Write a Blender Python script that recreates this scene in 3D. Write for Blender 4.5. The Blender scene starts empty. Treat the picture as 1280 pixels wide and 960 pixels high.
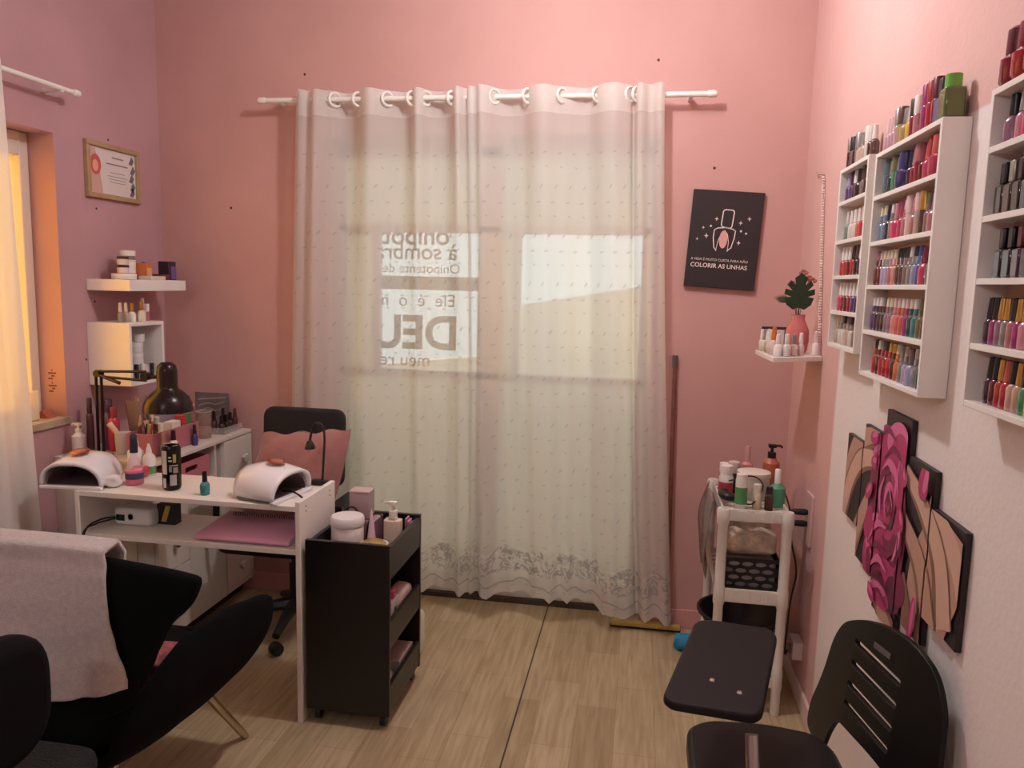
import bpy, bmesh, math, random
from mathutils import Vector, Matrix
random.seed(7)
C = bpy.context.scene.collection
PI = math.pi
XL, XR, YB, YF, ZC = -2.233, 0.632, 3.372, -2.6, 2.9

# ------------------------------------------------------------------ materials
def lin(h):
    h = h.lstrip('#')
    v = [int(h[i:i+2], 16)/255 for i in (0, 2, 4)]
    return tuple(c/12.92 if c <= .04045 else ((c+.055)/1.055)**2.4 for c in v) + (1,)
_m = {}
def mat(hexc, rough=.5, metal=0, var=0, scale=40, bump=0, bscale=None, coat=0, sheen=0, spec=.5, stretch=None):
    k = (hexc, rough, metal, var, scale, bump, bscale, coat, sheen, spec, stretch)
    if k in _m: return _m[k]
    m = bpy.data.materials.new('paint_'+hexc.strip('#')); m.use_nodes = True
    nt = m.node_tree; b = nt.nodes['Principled BSDF']
    b.inputs['Base Color'].default_value = lin(hexc); b.inputs['Roughness'].default_value = rough
    b.inputs['Metallic'].default_value = metal; b.inputs['Coat Weight'].default_value = coat
    b.inputs['Sheen Weight'].default_value = sheen; b.inputs['Specular IOR Level'].default_value = spec
    if var or bump:
        tc = nt.nodes.new('ShaderNodeTexCoord'); src = tc.outputs['Object']
        if stretch:
            mp = nt.nodes.new('ShaderNodeMapping'); mp.inputs['Scale'].default_value = stretch
            nt.links.new(src, mp.inputs[0]); src = mp.outputs[0]
        if var:
            n = nt.nodes.new('ShaderNodeTexNoise'); n.inputs['Scale'].default_value = scale; n.inputs['Detail'].default_value = 4
            nt.links.new(src, n.inputs['Vector'])
            r = nt.nodes.new('ShaderNodeValToRGB')
            c = lin(hexc); r.color_ramp.elements[0].position = .3; r.color_ramp.elements[1].position = .7
            r.color_ramp.elements[0].color = tuple(x*(1-var) for x in c[:3])+(1,)
            r.color_ramp.elements[1].color = tuple(min(1, x*(1+var)) for x in c[:3])+(1,)
            nt.links.new(n.outputs[0], r.inputs[0]); nt.links.new(r.outputs[0], b.inputs['Base Color'])
        if bump:
            n2 = nt.nodes.new('ShaderNodeTexNoise'); n2.inputs['Scale'].default_value = bscale or scale; n2.inputs['Detail'].default_value = 3
            nt.links.new(src, n2.inputs['Vector'])
            bp = nt.nodes.new('ShaderNodeBump'); bp.inputs['Strength'].default_value = bump; bp.inputs['Distance'].default_value = .01
            nt.links.new(n2.outputs[0], bp.inputs['Height']); nt.links.new(bp.outputs[0], b.inputs['Normal'])
    _m[k] = m
    return m
def clear(tint='#f2f2f2', keep=.75, rough=.08, name='clear_plastic'):
    k = ('clear', tint, keep, rough)
    if k in _m: return _m[k]
    m = bpy.data.materials.new(name); m.use_nodes = True; nt = m.node_tree; nt.nodes.clear()
    o = nt.nodes.new('ShaderNodeOutputMaterial'); mx = nt.nodes.new('ShaderNodeMixShader')
    t = nt.nodes.new('ShaderNodeBsdfTransparent'); p = nt.nodes.new('ShaderNodeBsdfPrincipled')
    t.inputs[0].default_value = lin(tint); p.inputs['Base Color'].default_value = lin(tint); p.inputs['Roughness'].default_value = rough
    mx.inputs[0].default_value = 1-keep
    nt.links.new(t.outputs[0], mx.inputs[1]); nt.links.new(p.outputs[0], mx.inputs[2]); nt.links.new(mx.outputs[0], o.inputs[0])
    _m[k] = m
    return m

# ------------------------------------------------------------------ mesh building
class MB:
    def __init__(self, o=None):
        self.b = bmesh.new(); self.o = Vector(o.location if hasattr(o, 'location') else (o or (0, 0, 0))); self.smooth = True
        self.uv = None
    def v(self, p): return self.b.verts.new(Vector(p)-self.o)
    def f(self, vs):
        try: return self.b.faces.new(vs)
        except ValueError: return None
    def box(self, x0, x1, y0, y1, z0, z1, rz=0, c=None):
        ps = [(x, y, z) for z in (z0, z1) for y in (y0, y1) for x in (x0, x1)]
        if rz:
            cx, cy = c or ((x0+x1)/2, (y0+y1)/2); s, k = math.sin(rz), math.cos(rz)
            ps = [(cx+(x-cx)*k-(y-cy)*s, cy+(x-cx)*s+(y-cy)*k, z) for x, y, z in ps]
        a = [self.v(p) for p in ps]
        for q in ((0, 2, 3, 1), (4, 5, 7, 6), (0, 1, 5, 4), (2, 6, 7, 3), (0, 4, 6, 2), (1, 3, 7, 5)): self.f([a[i] for i in q])
        return self
    def rows(self, rows, closed_u=False, cap0=False, cap1=False):
        g = [[self.v(p) for p in r] for r in rows]
        n = len(g[0])
        for i in range(len(g)-1):
            for j in range(n if closed_u else n-1):
                self.f([g[i][j], g[i][(j+1) % n], g[i+1][(j+1) % n], g[i+1][j]])
        if cap0: self.f(g[0][::-1])
        if cap1: self.f(g[-1])
        return g
    def lathe(self, prof, c=(0, 0, 0), seg=16, axis='z', rot=None, cap=True):
        rows = []
        for r, z in prof:
            ring = []
            for i in range(seg):
                a = 2*PI*i/seg; p = Vector((max(r, 1e-5)*math.cos(a), max(r, 1e-5)*math.sin(a), z))
                if axis == 'x': p = Vector((p.z, p.x, p.y))
                elif axis == 'y': p = Vector((p.y, p.z, p.x))
                if rot: p = rot @ p
                ring.append(p+Vector(c))
            rows.append(ring)
        self.rows(rows, True, cap, cap)
        return self
    def cyl(self, c, r, h, seg=16, r2=None, axis='z', rot=None):
        return self.lathe([(r, 0), (r if r2 is None else r2, h)], c, seg, axis, rot)
    def tube(self, pts, r, seg=8, closed=False):
        pts = [Vector(p) for p in pts]; n = len(pts); rs = r if isinstance(r, (list, tuple)) else [r]*n
        rows = []; up = None
        for i in range(n):
            t = (pts[(i+1) % n]-pts[i-1]) if closed or 0 < i < n-1 else (pts[1]-pts[0] if i == 0 else pts[-1]-pts[-2])
            t.normalize()
            if up is None:
                up = Vector((0, 0, 1)) if abs(t.z) < .9 else Vector((1, 0, 0))
            s = t.cross(up); s.normalize(); up = s.cross(t); up.normalize()
            rows.append([pts[i]+rs[i]*(math.cos(2*PI*k/seg)*s+math.sin(2*PI*k/seg)*up) for k in range(seg)])
        if closed: rows.append(rows[0])
        self.rows(rows, True, not closed, not closed)
        return self
    def torus(self, c, R, r, axis='y', seg=20, rseg=8, tilt=0):
        pts = []
        for i in range(seg):
            a = 2*PI*i/seg; u, w = R*math.cos(a), R*math.sin(a)
            p = {'y': (u*math.cos(tilt), u*math.sin(tilt), w), 'x': (0, u, w), 'z': (u, w, 0)}[axis]
            pts.append(Vector(c)+Vector(p))
        return self.tube(pts, r, rseg, True)
    def ball(self, c, r, seg=10, sc=(1, 1, 1)):
        n = max(4, seg//2)
        rows = [[(c[0]+r*sc[0]*math.sin(PI*i/n)*math.cos(2*PI*k/seg)+0, c[1]+r*sc[1]*math.sin(PI*i/n)*math.sin(2*PI*k/seg), c[2]-r*sc[2]*math.cos(PI*i/n)) for k in range(seg)] for i in range(1, n)]
        g = self.rows(rows, True)
        a, b = self.v((c[0], c[1], c[2]-r*sc[2])), self.v((c[0], c[1], c[2]+r*sc[2]))
        for k in range(seg):
            self.f([a, g[0][(k+1) % seg], g[0][k]]); self.f([b, g[-1][k], g[-1][(k+1) % seg]])
        return self
    def prism(self, poly, fn, d):
        """poly (u,v); fn(u,v,w)->xyz; w from 0 to d"""
        a = [self.v(fn(u, v, 0)) for u, v in poly]; b = [self.v(fn(u, v, d)) for u, v in poly]
        self.f(a[::-1]); self.f(b); n = len(a)
        for i in range(n): self.f([a[i], a[(i+1) % n], b[(i+1) % n], b[i]])
        return self
    def holed(self, outer, holes, fn, d):
        vs = []
        for loop in [outer]+holes:
            l = [self.b.verts.new(Vector(fn(u, v, 0))-self.o) for u, v in loop]; vs += l
            for i in range(len(l)): self.b.edges.new((l[i], l[(i+1) % len(l)]))
        r = bmesh.ops.triangle_fill(self.b, use_beauty=True, edges=self.b.edges[:])
        fs = [g for g in r['geom'] if isinstance(g, bmesh.types.BMFace)]
        e = bmesh.ops.extrude_face_region(self.b, geom=fs)
        dv = Vector(fn(0, 0, d))-Vector(fn(0, 0, 0))
        for g in e['geom']:
            if isinstance(g, bmesh.types.BMVert): g.co += dv
        return self
    def poly(self, pts): self.f([self.v(p) for p in pts]); return self
    def build(self, name, m, parent=None, bevel=0, solid=0, sub=0, ang=40, off=-1, bseg=2):
        bmesh.ops.recalc_face_normals(self.b, faces=self.b.faces[:])
        me = bpy.data.meshes.new(name); self.b.to_mesh(me); self.b.free()
        if m: me.materials.append(m)
        for p in me.polygons: p.use_smooth = True
        me.set_sharp_from_angle(angle=math.radians(ang))
        o = bpy.data.objects.new(name, me); C.objects.link(o)
        if parent: o.parent = parent
        else: o.location = self.o
        if solid:
            s = o.modifiers.new('thick', 'SOLIDIFY'); s.thickness = solid; s.offset = off
        if bevel:
            s = o.modifiers.new('round', 'BEVEL'); s.width = bevel; s.segments = bseg; s.limit_method = 'ANGLE'; s.angle_limit = math.radians(35)
        if sub:
            s = o.modifiers.new('soft', 'SUBSURF'); s.levels = sub; s.render_levels = sub
        return o
def rpoly(pts, r, n=5):
    out = []; N = len(pts)
    for i in range(N):
        p0, p, p1 = Vector(pts[i-1]), Vector(pts[i]), Vector(pts[(i+1) % N])
        a, b = (p0-p), (p1-p); k = min(r, a.length*.45, b.length*.45); a = p+a.normalized()*k; b = p+b.normalized()*k
        for j in range(n+1):
            t = j/n; out.append(tuple((1-t)**2*a+2*t*(1-t)*p+t*t*b))
    return out
def rrect(u0, u1, v0, v1, r, n=5): return rpoly([(u0, v0), (u1, v0), (u1, v1), (u0, v1)], r, n)
XY = lambda z: (lambda u, v, w: (u, v, z+w))
XZ = lambda y: (lambda u, v, w: (u, y+w, v))
YZ = lambda x: (lambda u, v, w: (x+w, u, v))
def spl(pts, n=8):
    P = [Vector(p) for p in pts]; P = [2*P[0]-P[1]]+P+[2*P[-1]-P[-2]]; out = []
    for i in range(1, len(P)-2):
        for j in range(n):
            t = j/n; a, b, c, d = P[i-1:i+3]
            out.append(.5*((2*b)+(c-a)*t+(2*a-5*b+4*c-d)*t*t+(3*b-a-3*c+d)*t**3))
    out.append(P[-2]); return out

# ------------------------------------------------------------------ scene tree
def tag(o, label, cat, group=None):
    o['label'] = label; o['category'] = cat
    if group: o['group'] = group
    return o
def thing(name, label, cat, loc=(0, 0, 0), rz=0, group=None):
    o = bpy.data.objects.new(name, None); C.objects.link(o); o.empty_display_size = .05
    o.location = loc; o.rotation_euler = (0, 0, rz)
    return tag(o, label, cat, group)
def lab(o, s): o['label'] = s; return o
def struct(o): o['kind'] = 'structure'; return o
def text_mesh(name, s, size, m, parent, place, depth=.0006, bold=0):
    c = bpy.data.curves.new(name, 'FONT'); c.body = s; c.size = size; c.align_x = 'CENTER'; c.offset = bold; c.extrude = 0
    t = bpy.data.objects.new(name, c); C.objects.link(t); bpy.context.view_layer.update()
    me = bpy.data.meshes.new_from_object(t.evaluated_get(bpy.context.evaluated_depsgraph_get()))
    bpy.data.objects.remove(t); bpy.data.curves.remove(c)
    for v in me.vertices: v.co = Vector(place(v.co.x, v.co.y))
    me.materials.clear(); me.materials.append(m); me.name = name
    o = bpy.data.objects.new(name, me); C.objects.link(o); o.parent = parent
    if parent:
        for v in me.vertices: v.co -= parent.location
    return o

# ------------------------------------------------------------------ common finishes
WHITE = mat('#e9e4e0', .45); WHITE_LAM = mat('#ece7e2', .35, var=.03, scale=6); WPLAST = mat('#e8e4de', .35)
BLACK = mat('#0e0d0e', .45); BLACK_FAB = mat('#0b0b0c', .95, bump=.15, bscale=300, spec=.15); BLACK_PL = mat('#151415', .38)
BLK_LAM = mat('#100e0e', .35, var=.1, scale=8); CHROME = mat('#c8c4c0', .18, 1); SILVER = mat('#b4aea6', .32, 1)
GOLD = mat('#c99a4e', .28, .9); CLEAR = clear(); SMOKE = clear('#b9a7a2', .6)
PINK = mat('#c77884', .5, var=.04, scale=5)

# ------------------------------------------------------------------ setting
def pink_wall_mat(white_patch, lo=None, hi=None):
    m = bpy.data.materials.new('wall_paint'); m.use_nodes = True; nt = m.node_tree; b = nt.nodes['Principled BSDF']
    b.inputs['Roughness'].default_value = .75; b.inputs['Specular IOR Level'].default_value = .25
    tc = nt.nodes.new('ShaderNodeTexCoord'); n = nt.nodes.new('ShaderNodeTexNoise'); n.inputs['Scale'].default_value = 2.2; n.inputs['Detail'].default_value = 5
    nt.links.new(tc.outputs['Object'], n.inputs['Vector'])
    r = nt.nodes.new('ShaderNodeValToRGB'); r.color_ramp.elements[0].position = .35; r.color_ramp.elements[1].position = .65
    r.color_ramp.elements[0].color = lin('#d7aca7' if white_patch else lo or PINK_LO); r.color_ramp.elements[1].color = lin('#ddb3ae' if white_patch else hi or PINK_HI)  # paler pink on the right wall: its stronger light painted in
    nt.links.new(n.outputs[0], r.inputs[0]); col = r.outputs[0]
    bn = nt.nodes.new('ShaderNodeTexNoise'); bn.inputs['Scale'].default_value = 60; bn.inputs['Detail'].default_value = 4
    nt.links.new(tc.outputs['Object'], bn.inputs['Vector'])
    bp = nt.nodes.new('ShaderNodeBump'); bp.inputs['Strength'].default_value = .2 if white_patch else .1; bp.inputs['Distance'].default_value = .006
    nt.links.new(bn.outputs[0], bp.inputs['Height']); nt.links.new(bp.outputs[0], b.inputs['Normal'])
    if white_patch:                                   # the wall is painted white below and beside the racks
        sp = nt.nodes.new('ShaderNodeSeparateXYZ'); nt.links.new(tc.outputs['Object'], sp.inputs[0])
        def cmp(out, lo, hi):
            mr = nt.nodes.new('ShaderNodeMapRange'); mr.inputs['From Min'].default_value = lo; mr.inputs['From Max'].default_value = hi
            nt.links.new(out, mr.inputs['Value']); return mr.outputs[0]
        wob = nt.nodes.new('ShaderNodeMath'); wob.operation = 'MULTIPLY_ADD'; wob.inputs[1].default_value = .03
        nt.links.new(n.outputs[0], wob.inputs[0]); nt.links.new(sp.outputs['Y'], wob.inputs[2])
        a = cmp(wob.outputs[0], 2.655, 2.63); c = cmp(sp.outputs['Z'], 1.862, 1.856)
        mul = nt.nodes.new('ShaderNodeMath'); mul.operation = 'MULTIPLY'; nt.links.new(a, mul.inputs[0]); nt.links.new(c, mul.inputs[1])
        mx = nt.nodes.new('ShaderNodeMix'); mx.data_type = 'RGBA'; nt.links.new(mul.outputs[0], mx.inputs[0])
        nt.links.new(col, mx.inputs[6]); mx.inputs[7].default_value = lin(WALL_WHITE); col = mx.outputs[2]
    nt.links.new(col, b.inputs['Base Color'])
    return m
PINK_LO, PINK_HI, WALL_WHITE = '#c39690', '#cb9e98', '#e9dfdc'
WALLP = pink_wall_mat(False); WALLR = pink_wall_mat(True)
T = .18
DX0, DX1, DZ = -1.42, .045, 2.13
m = MB(); m.box(XL-.2, DX0, YB, YB+T, 0, ZC); m.box(DX1, XR+.2, YB, YB+T, 0, ZC); m.box(DX0, DX1, YB, YB+T, DZ, ZC)
struct(m.build('wall_back', WALLP))
WY0, WY1, WZ0, WZ1 = 1.25, 2.708, .93, 2.025
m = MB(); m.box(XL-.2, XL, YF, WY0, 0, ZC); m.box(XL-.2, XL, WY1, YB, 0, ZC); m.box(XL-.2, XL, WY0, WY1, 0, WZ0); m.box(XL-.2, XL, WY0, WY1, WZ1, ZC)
struct(m.build('wall_left', pink_wall_mat(False, '#b48c92', '#be959a')))  # same pink paint, its dimmer light put into a darker mauve
struct(MB().box(XR, XR+.2, YF, YB, 0, ZC).build('wall_right', WALLR))
struct(MB().box(XL-.2, XR+.2, YF-.2, YF, 0, ZC).build('wall_front', WALLP))
struct(MB().box(XL-.2, XR+.2, YF-.2, YB+T, ZC, ZC+.15).build('ceiling', mat('#e6dcd8', .8)))
def floor_mat():
    m = bpy.data.materials.new('laminate_planks'); m.use_nodes = True; nt = m.node_tree; b = nt.nodes['Principled BSDF']
    tc = nt.nodes.new('ShaderNodeTexCoord'); mp = nt.nodes.new('ShaderNodeMapping'); mp.inputs['Rotation'].default_value = (0, 0, PI/2); mp.inputs['Location'].default_value = (.11, .03, 0)
    nt.links.new(tc.outputs['Object'], mp.inputs[0])
    br = nt.nodes.new('ShaderNodeTexBrick'); br.inputs['Scale'].default_value = 1; br.inputs['Brick Width'].default_value = .42; br.inputs['Row Height'].default_value = .135
    br.offset = .37; br.inputs['Mortar Size'].default_value = .0007; br.inputs['Bias'].default_value = 0
    br.inputs['Color1'].default_value = lin('#c8b594'); br.inputs['Color2'].default_value = lin('#b39f7e'); br.inputs['Mortar'].default_value = lin('#9c7a56')
    nt.links.new(mp.outputs[0], br.inputs['Vector'])
    g = nt.nodes.new('ShaderNodeMapping'); g.inputs['Scale'].default_value = (22, 1.6, 1); nt.links.new(tc.outputs['Object'], g.inputs[0])
    n = nt.nodes.new('ShaderNodeTexNoise'); n.inputs['Scale'].default_value = 2.5; n.inputs['Detail'].default_value = 6; n.inputs['Distortion'].default_value = .6; nt.links.new(g.outputs[0], n.inputs['Vector'])
    r = nt.nodes.new('ShaderNodeValToRGB'); r.color_ramp.elements[0].position = .3; r.color_ramp.elements[1].position = .75
    r.color_ramp.elements[0].color = lin('#d8cfc6'); r.color_ramp.elements[1].color = (1, 1, 1, 1); nt.links.new(n.outputs[0], r.inputs[0])
    mx = nt.nodes.new('ShaderNodeMix'); mx.data_type = 'RGBA'; mx.blend_type = 'MULTIPLY'; mx.inputs[0].default_value = 1
    nt.links.new(br.outputs[0], mx.inputs[6]); nt.links.new(r.outputs[0], mx.inputs[7])
    sp = nt.nodes.new('ShaderNodeSeparateXYZ'); nt.links.new(tc.outputs['Object'], sp.inputs[0])     # the one open joint between two boards
    ad = nt.nodes.new('ShaderNodeMath'); ad.operation = 'ADD'; ad.inputs[1].default_value = .374; nt.links.new(sp.outputs[0], ad.inputs[0])
    ab = nt.nodes.new('ShaderNodeMath'); ab.operation = 'ABSOLUTE'; nt.links.new(ad.outputs[0], ab.inputs[0])
    lt = nt.nodes.new('ShaderNodeMath'); lt.operation = 'LESS_THAN'; lt.inputs[1].default_value = .003; nt.links.new(ab.outputs[0], lt.inputs[0])
    m2 = nt.nodes.new('ShaderNodeMix'); m2.data_type = 'RGBA'; nt.links.new(lt.outputs[0], m2.inputs[0]); nt.links.new(mx.outputs[2], m2.inputs[6]); m2.inputs[7].default_value = lin('#3a2b20')
    nt.links.new(m2.outputs[2], b.inputs['Base Color']); b.inputs['Roughness'].default_value = .42; b.inputs['Specular IOR Level'].default_value = .35
    return m
struct(MB().box(XL-.2, XR+.2, YF-.2, YB+T, -.1, 0).build('floor', floor_mat()))
struct(MB().box(DX1+.03, XR, YB-.012, YB, 0, .085).build('baseboard_back', mat('#d69a98', .6), bevel=.003))
struct(MB().box(XL, DX0-.03, YB-.012, YB, 0, .085).build('baseboard_back_left', mat('#d69a98', .6), bevel=.003))
struct(MB().box(XR-.012, XR, YF, YB-.012, 0, .075).build('baseboard_right', mat('#dcc4bd', .6), bevel=.003))
# outside
struct(MB().box(-5, 4, YB+T, 12, -.16, -.06).build('ground_outside', mat('#7d7d78', .9, var=.1, scale=3)))
struct(MB().box(-3.7, -3.5, -6, 8, -.1, 3.4).build('wall_outside_yellow', mat('#f2b122', .8, var=.05, scale=2)))

struct(MB().prism([(-2.6, -.1), (2.6, -.1), (2.6, 1.85), (.1, 1.52), (-.95, 1.33), (-1.3, .9), (-2.6, .75)], XZ(6.2), .15).build('wall_outside_garden', mat('#706f68', .9, var=.08, scale=3)))
# glass door, two leaves
FROST = bpy.data.materials.new('frosted_glass'); FROST.use_nodes = True
nt = FROST.node_tree; nt.nodes.clear(); o_ = nt.nodes.new('ShaderNodeOutputMaterial'); mx = nt.nodes.new('ShaderNodeMixShader')
tr = nt.nodes.new('ShaderNodeBsdfTranslucent'); df = nt.nodes.new('ShaderNodeBsdfDiffuse'); tr.inputs[0].default_value = lin('#e6ebe6'); df.inputs[0].default_value = lin('#d8dcd8')
mx.inputs[0].default_value = .45; nt.links.new(tr.outputs[0], mx.inputs[1]); nt.links.new(df.outputs[0], mx.inputs[2]); nt.links.new(mx.outputs[0], o_.inputs[0])
PANE = clear('#f6faf8', .93, .02, 'window_glass')
DFR = mat('#d9d5cf', .4)
DY = YB+.125
dm = (DX0+DX1)/2
def leaf(name, x0, x1, cx0, cx1):
    z0, z1, a, b = .026, DZ-.02, 1.09, 1.72
    m = MB()
    for q in ((x0, x0+.05, z0, z1), (x1-.05, x1, z0, z1), (x0, x1, z0, z0+.1), (x0, x1, z1-.06, z1), (x0, x1, b, b+.035), (x0, x1, a-.035, a)):
        m.box(q[0], q[1], DY-.02, DY+.02, q[2], q[3])
    if cx0 > x0+.06: m.box(cx0-.03, cx0, DY-.02, DY+.02, a, b)
    fr = struct(m.build(name, DFR, bevel=.003))
    m = MB(fr)
    for q in ((x0, x1, b, z1), (x0, x1, z0, a)): m.box(q[0]+.02, q[1]-.02, DY-.004, DY+.004, q[2]+.02, q[3]-.02)
    if cx0 > x0+.06: m.box(x0+.02, cx0-.01, DY-.004, DY+.004, a, b)
    m.build('frosted_pane', FROST, fr)
    MB(fr).box(cx0, cx1-.04, DY-.003, DY+.003, a-.01, b+.01).build('clear_pane', PANE, fr)
    return fr
LEAF = leaf('door_1', DX0+.005, dm-.003, -1.205, dm-.003)
struct(MB().box(DX0-.01, DX0+.02, DY-.03, DY+.03, 0, DZ).box(DX1-.02, DX1+.01, DY-.03, DY+.03, 0, DZ).box(DX0, DX1, DY-.03, DY+.03, DZ-.035, DZ+.01).build('trim_1', DFR)); struct(MB().box(DX0+.021, DX1-.021, DY-.034, DY+.034, 0, .024).build('trim_2', mat('#4b4036', .5)))
leaf('door_2', dm+.003, DX1-.005, -.545, DX1-.005)
MB(LEAF).box(-1.21, dm-.05, DY+.022, DY+.04, 1.46, 1.522).build('rail', mat('#8f867e', .5), LEAF)
# lettering stuck on the outside of the glass, so it reads backwards from within
INK = mat('#5d5550', .6)
def sticker(s, size, xr, z, x1=None, bold=0):
    pl = lambda u, v: (xr-u, DY+.0045, z+v)
    c = text_mesh('sticker_lettering', s, size, INK, LEAF, pl, bold=bold)
    return c
sticker('onipot', .12, -1.04, 1.668, bold=.002)
sticker('\u00e0 sombra', .105, -1.04, 1.60, bold=.001); sticker('Onipotente desc', .062, -1.04, 1.538)
sticker('Ele  \u00e9  o  m', .082, -1.04, 1.385); sticker('DEU', .215, -1.045, 1.19, bold=.006); sticker('meu ref', .085, -1.1, 1.105)

# left window
wf = MB()
x0, x1 = XL-.165, XL-.11
for q in ((WY0+.001, WY0+.05, WZ0+.006, WZ1-.001), (WY1-.045, WY1-.001, WZ0+.006, WZ1-.001), (WY0+.05, 1.95, WZ0+.006, WZ0+.04), (2.0, WY1-.045, WZ0+.006, WZ0+.04), (WY0+.05, 1.95, WZ1-.09, WZ1-.001), (2.0, WY1-.045, WZ1-.09, WZ1-.001), (1.95, 2.0, WZ0+.006, WZ1-.001)): wf.box(x0, x1, q[0], q[1], q[2], q[3])
WIN = struct(wf.build('window_1', mat('#d8ccc2', .4), bevel=.004))
MB(WIN).box(x0+.02, x0+.026, WY0+.03, WY1-.03, WZ0+.02, WZ1-.05).build('pane', PANE, WIN)
MB(WIN).box(XL-.2, XL+.012, WY0, WY1+.012, WZ0-.025, WZ0+.004).build('window_sill', mat('#b7a58c', .6, var=.2, scale=25), WIN, bevel=.002)

# ------------------------------------------------------------------ curtains
def curtain_mat(dense_all=0, glow=.42, motifs=.75):
    m = bpy.data.materials.new('embroidered_voile'); m.use_nodes = True; nt = m.node_tree; nt.nodes.clear()
    N = nt.nodes.new; L = nt.links.new
    uv = N('ShaderNodeUVMap'); sep = N('ShaderNodeSeparateXYZ'); L(uv.outputs[0], sep.inputs[0])
    def math_(op, a, b=None, c=None):
        n = N('ShaderNodeMath'); n.operation = op
        for i, x in enumerate((a, b, c)):
            if x is None: continue
            if isinstance(x, (int, float)): n.inputs[i].default_value = x
            else: L(x, n.inputs[i])
        return n.outputs[0]
    # little leaf motifs in staggered rows (uv in metres)
    def motif(su, sv, ou, ov, a, rx, ry, jit):
        row = math_('FLOOR', math_('ADD', math_('DIVIDE', sep.outputs[1], sv), ov))
        half = math_('MULTIPLY', math_('MODULO', row, 2), .5)
        u = math_('SUBTRACT', math_('FRACT', math_('ADD', math_('ADD', math_('DIVIDE', sep.outputs[0], su), half), ou)), .5)
        v = math_('SUBTRACT', math_('FRACT', math_('ADD', math_('DIVIDE', sep.outputs[1], sv), ov)), .5)
        u = math_('MULTIPLY', u, su); v = math_('MULTIPLY', v, sv)
        p = math_('ADD', math_('MULTIPLY', u, math.cos(a)), math_('MULTIPLY', v, math.sin(a)))
        q = math_('SUBTRACT', math_('MULTIPLY', v, math.cos(a)), math_('MULTIPLY', u, math.sin(a)))
        d = math_('ADD', math_('POWER', math_('DIVIDE', p, rx), 2), math_('POWER', math_('DIVIDE', q, ry), 2))
        return math_('LESS_THAN', d, 1)
    m1 = motif(.066, .2, 0, 0, .9, .0115, .0042, 0); m2 = motif(.066, .2, .22, .32, .25, .0105, .0038, 0); m3 = motif(.066, .2, .1, .6, -.5, .0075, .0034, 0)
    mot = math_('MAXIMUM', math_('MAXIMUM', m1, m2), m3)
    below = math_('LESS_THAN', sep.outputs[1], 2.04)
    mot = math_('MULTIPLY', math_('MULTIPLY', mot, below), motifs)
    # embroidered border above the hem and plain double header
    ns = N('ShaderNodeTexNoise'); ns.inputs['Scale'].default_value = 26; ns.inputs['Detail'].default_value = 2; ns.inputs['Distortion'].default_value = 2.5; L(uv.outputs[0], ns.inputs['Vector'])
    band = math_('MULTIPLY', math_('GREATER_THAN', sep.outputs[1], .10), math_('LESS_THAN', sep.outputs[1], math_('ADD', .2, math_('MULTIPLY', .02, math_('SINE', math_('MULTIPLY', sep.outputs[0], 42))))))
    emb = math_('MULTIPLY', band, math_('GREATER_THAN', ns.outputs[0], .52))
    cord = math_('LESS_THAN', math_('ABSOLUTE', math_('SUBTRACT', sep.outputs[1], math_('ADD', .052, math_('MULTIPLY', .008, math_('SINE', math_('MULTIPLY', sep.outputs[0], 30)))))), .004)
    mot = math_('MAXIMUM', math_('MAXIMUM', mot, emb), cord)
    head = math_('GREATER_THAN', sep.outputs[1], 2.195)
    soft = math_('LESS_THAN', sep.outputs[1], .2)
    opac = math_('MAXIMUM', math_('ADD', math_('ADD', .70+dense_all, math_('MULTIPLY', mot, .2)), math_('MULTIPLY', soft, .1)), math_('MULTIPLY', head, .88))
    w = N('ShaderNodeTexWave'); w.inputs['Scale'].default_value = 90; w.bands_direction = 'X'; L(uv.outputs[0], w.inputs['Vector'])
    col = N('ShaderNodeMix'); col.data_type = 'RGBA'; L(mot, col.inputs[0]); col.inputs[6].default_value = lin('#e9e4df'); col.inputs[7].default_value = lin('#b6b2b4')
    d = N('ShaderNodeBsdfDiffuse'); t = N('ShaderNodeBsdfTranslucent'); L(col.outputs[2], d.inputs[0]); L(col.outputs[2], t.inputs[0])
    a1 = N('ShaderNodeMixShader'); a1.inputs[0].default_value = glow; L(d.outputs[0], a1.inputs[1]); L(t.outputs[0], a1.inputs[2])
    tp = N('ShaderNodeBsdfTransparent'); a2 = N('ShaderNodeMixShader'); L(opac, a2.inputs[0]); L(tp.outputs[0], a2.inputs[1]); L(a1.outputs[0], a2.inputs[2])
    o = N('ShaderNodeOutputMaterial'); L(a2.outputs[0], o.inputs[0])
    return m
VOILE = curtain_mat(); VOILE_SIDE = curtain_mat(.2, .13, 0)
def lerp(a, b, t): return a+(b-a)*t
def sstep(t): t = max(0, min(1, t)); return t*t*(3-2*t)
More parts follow.
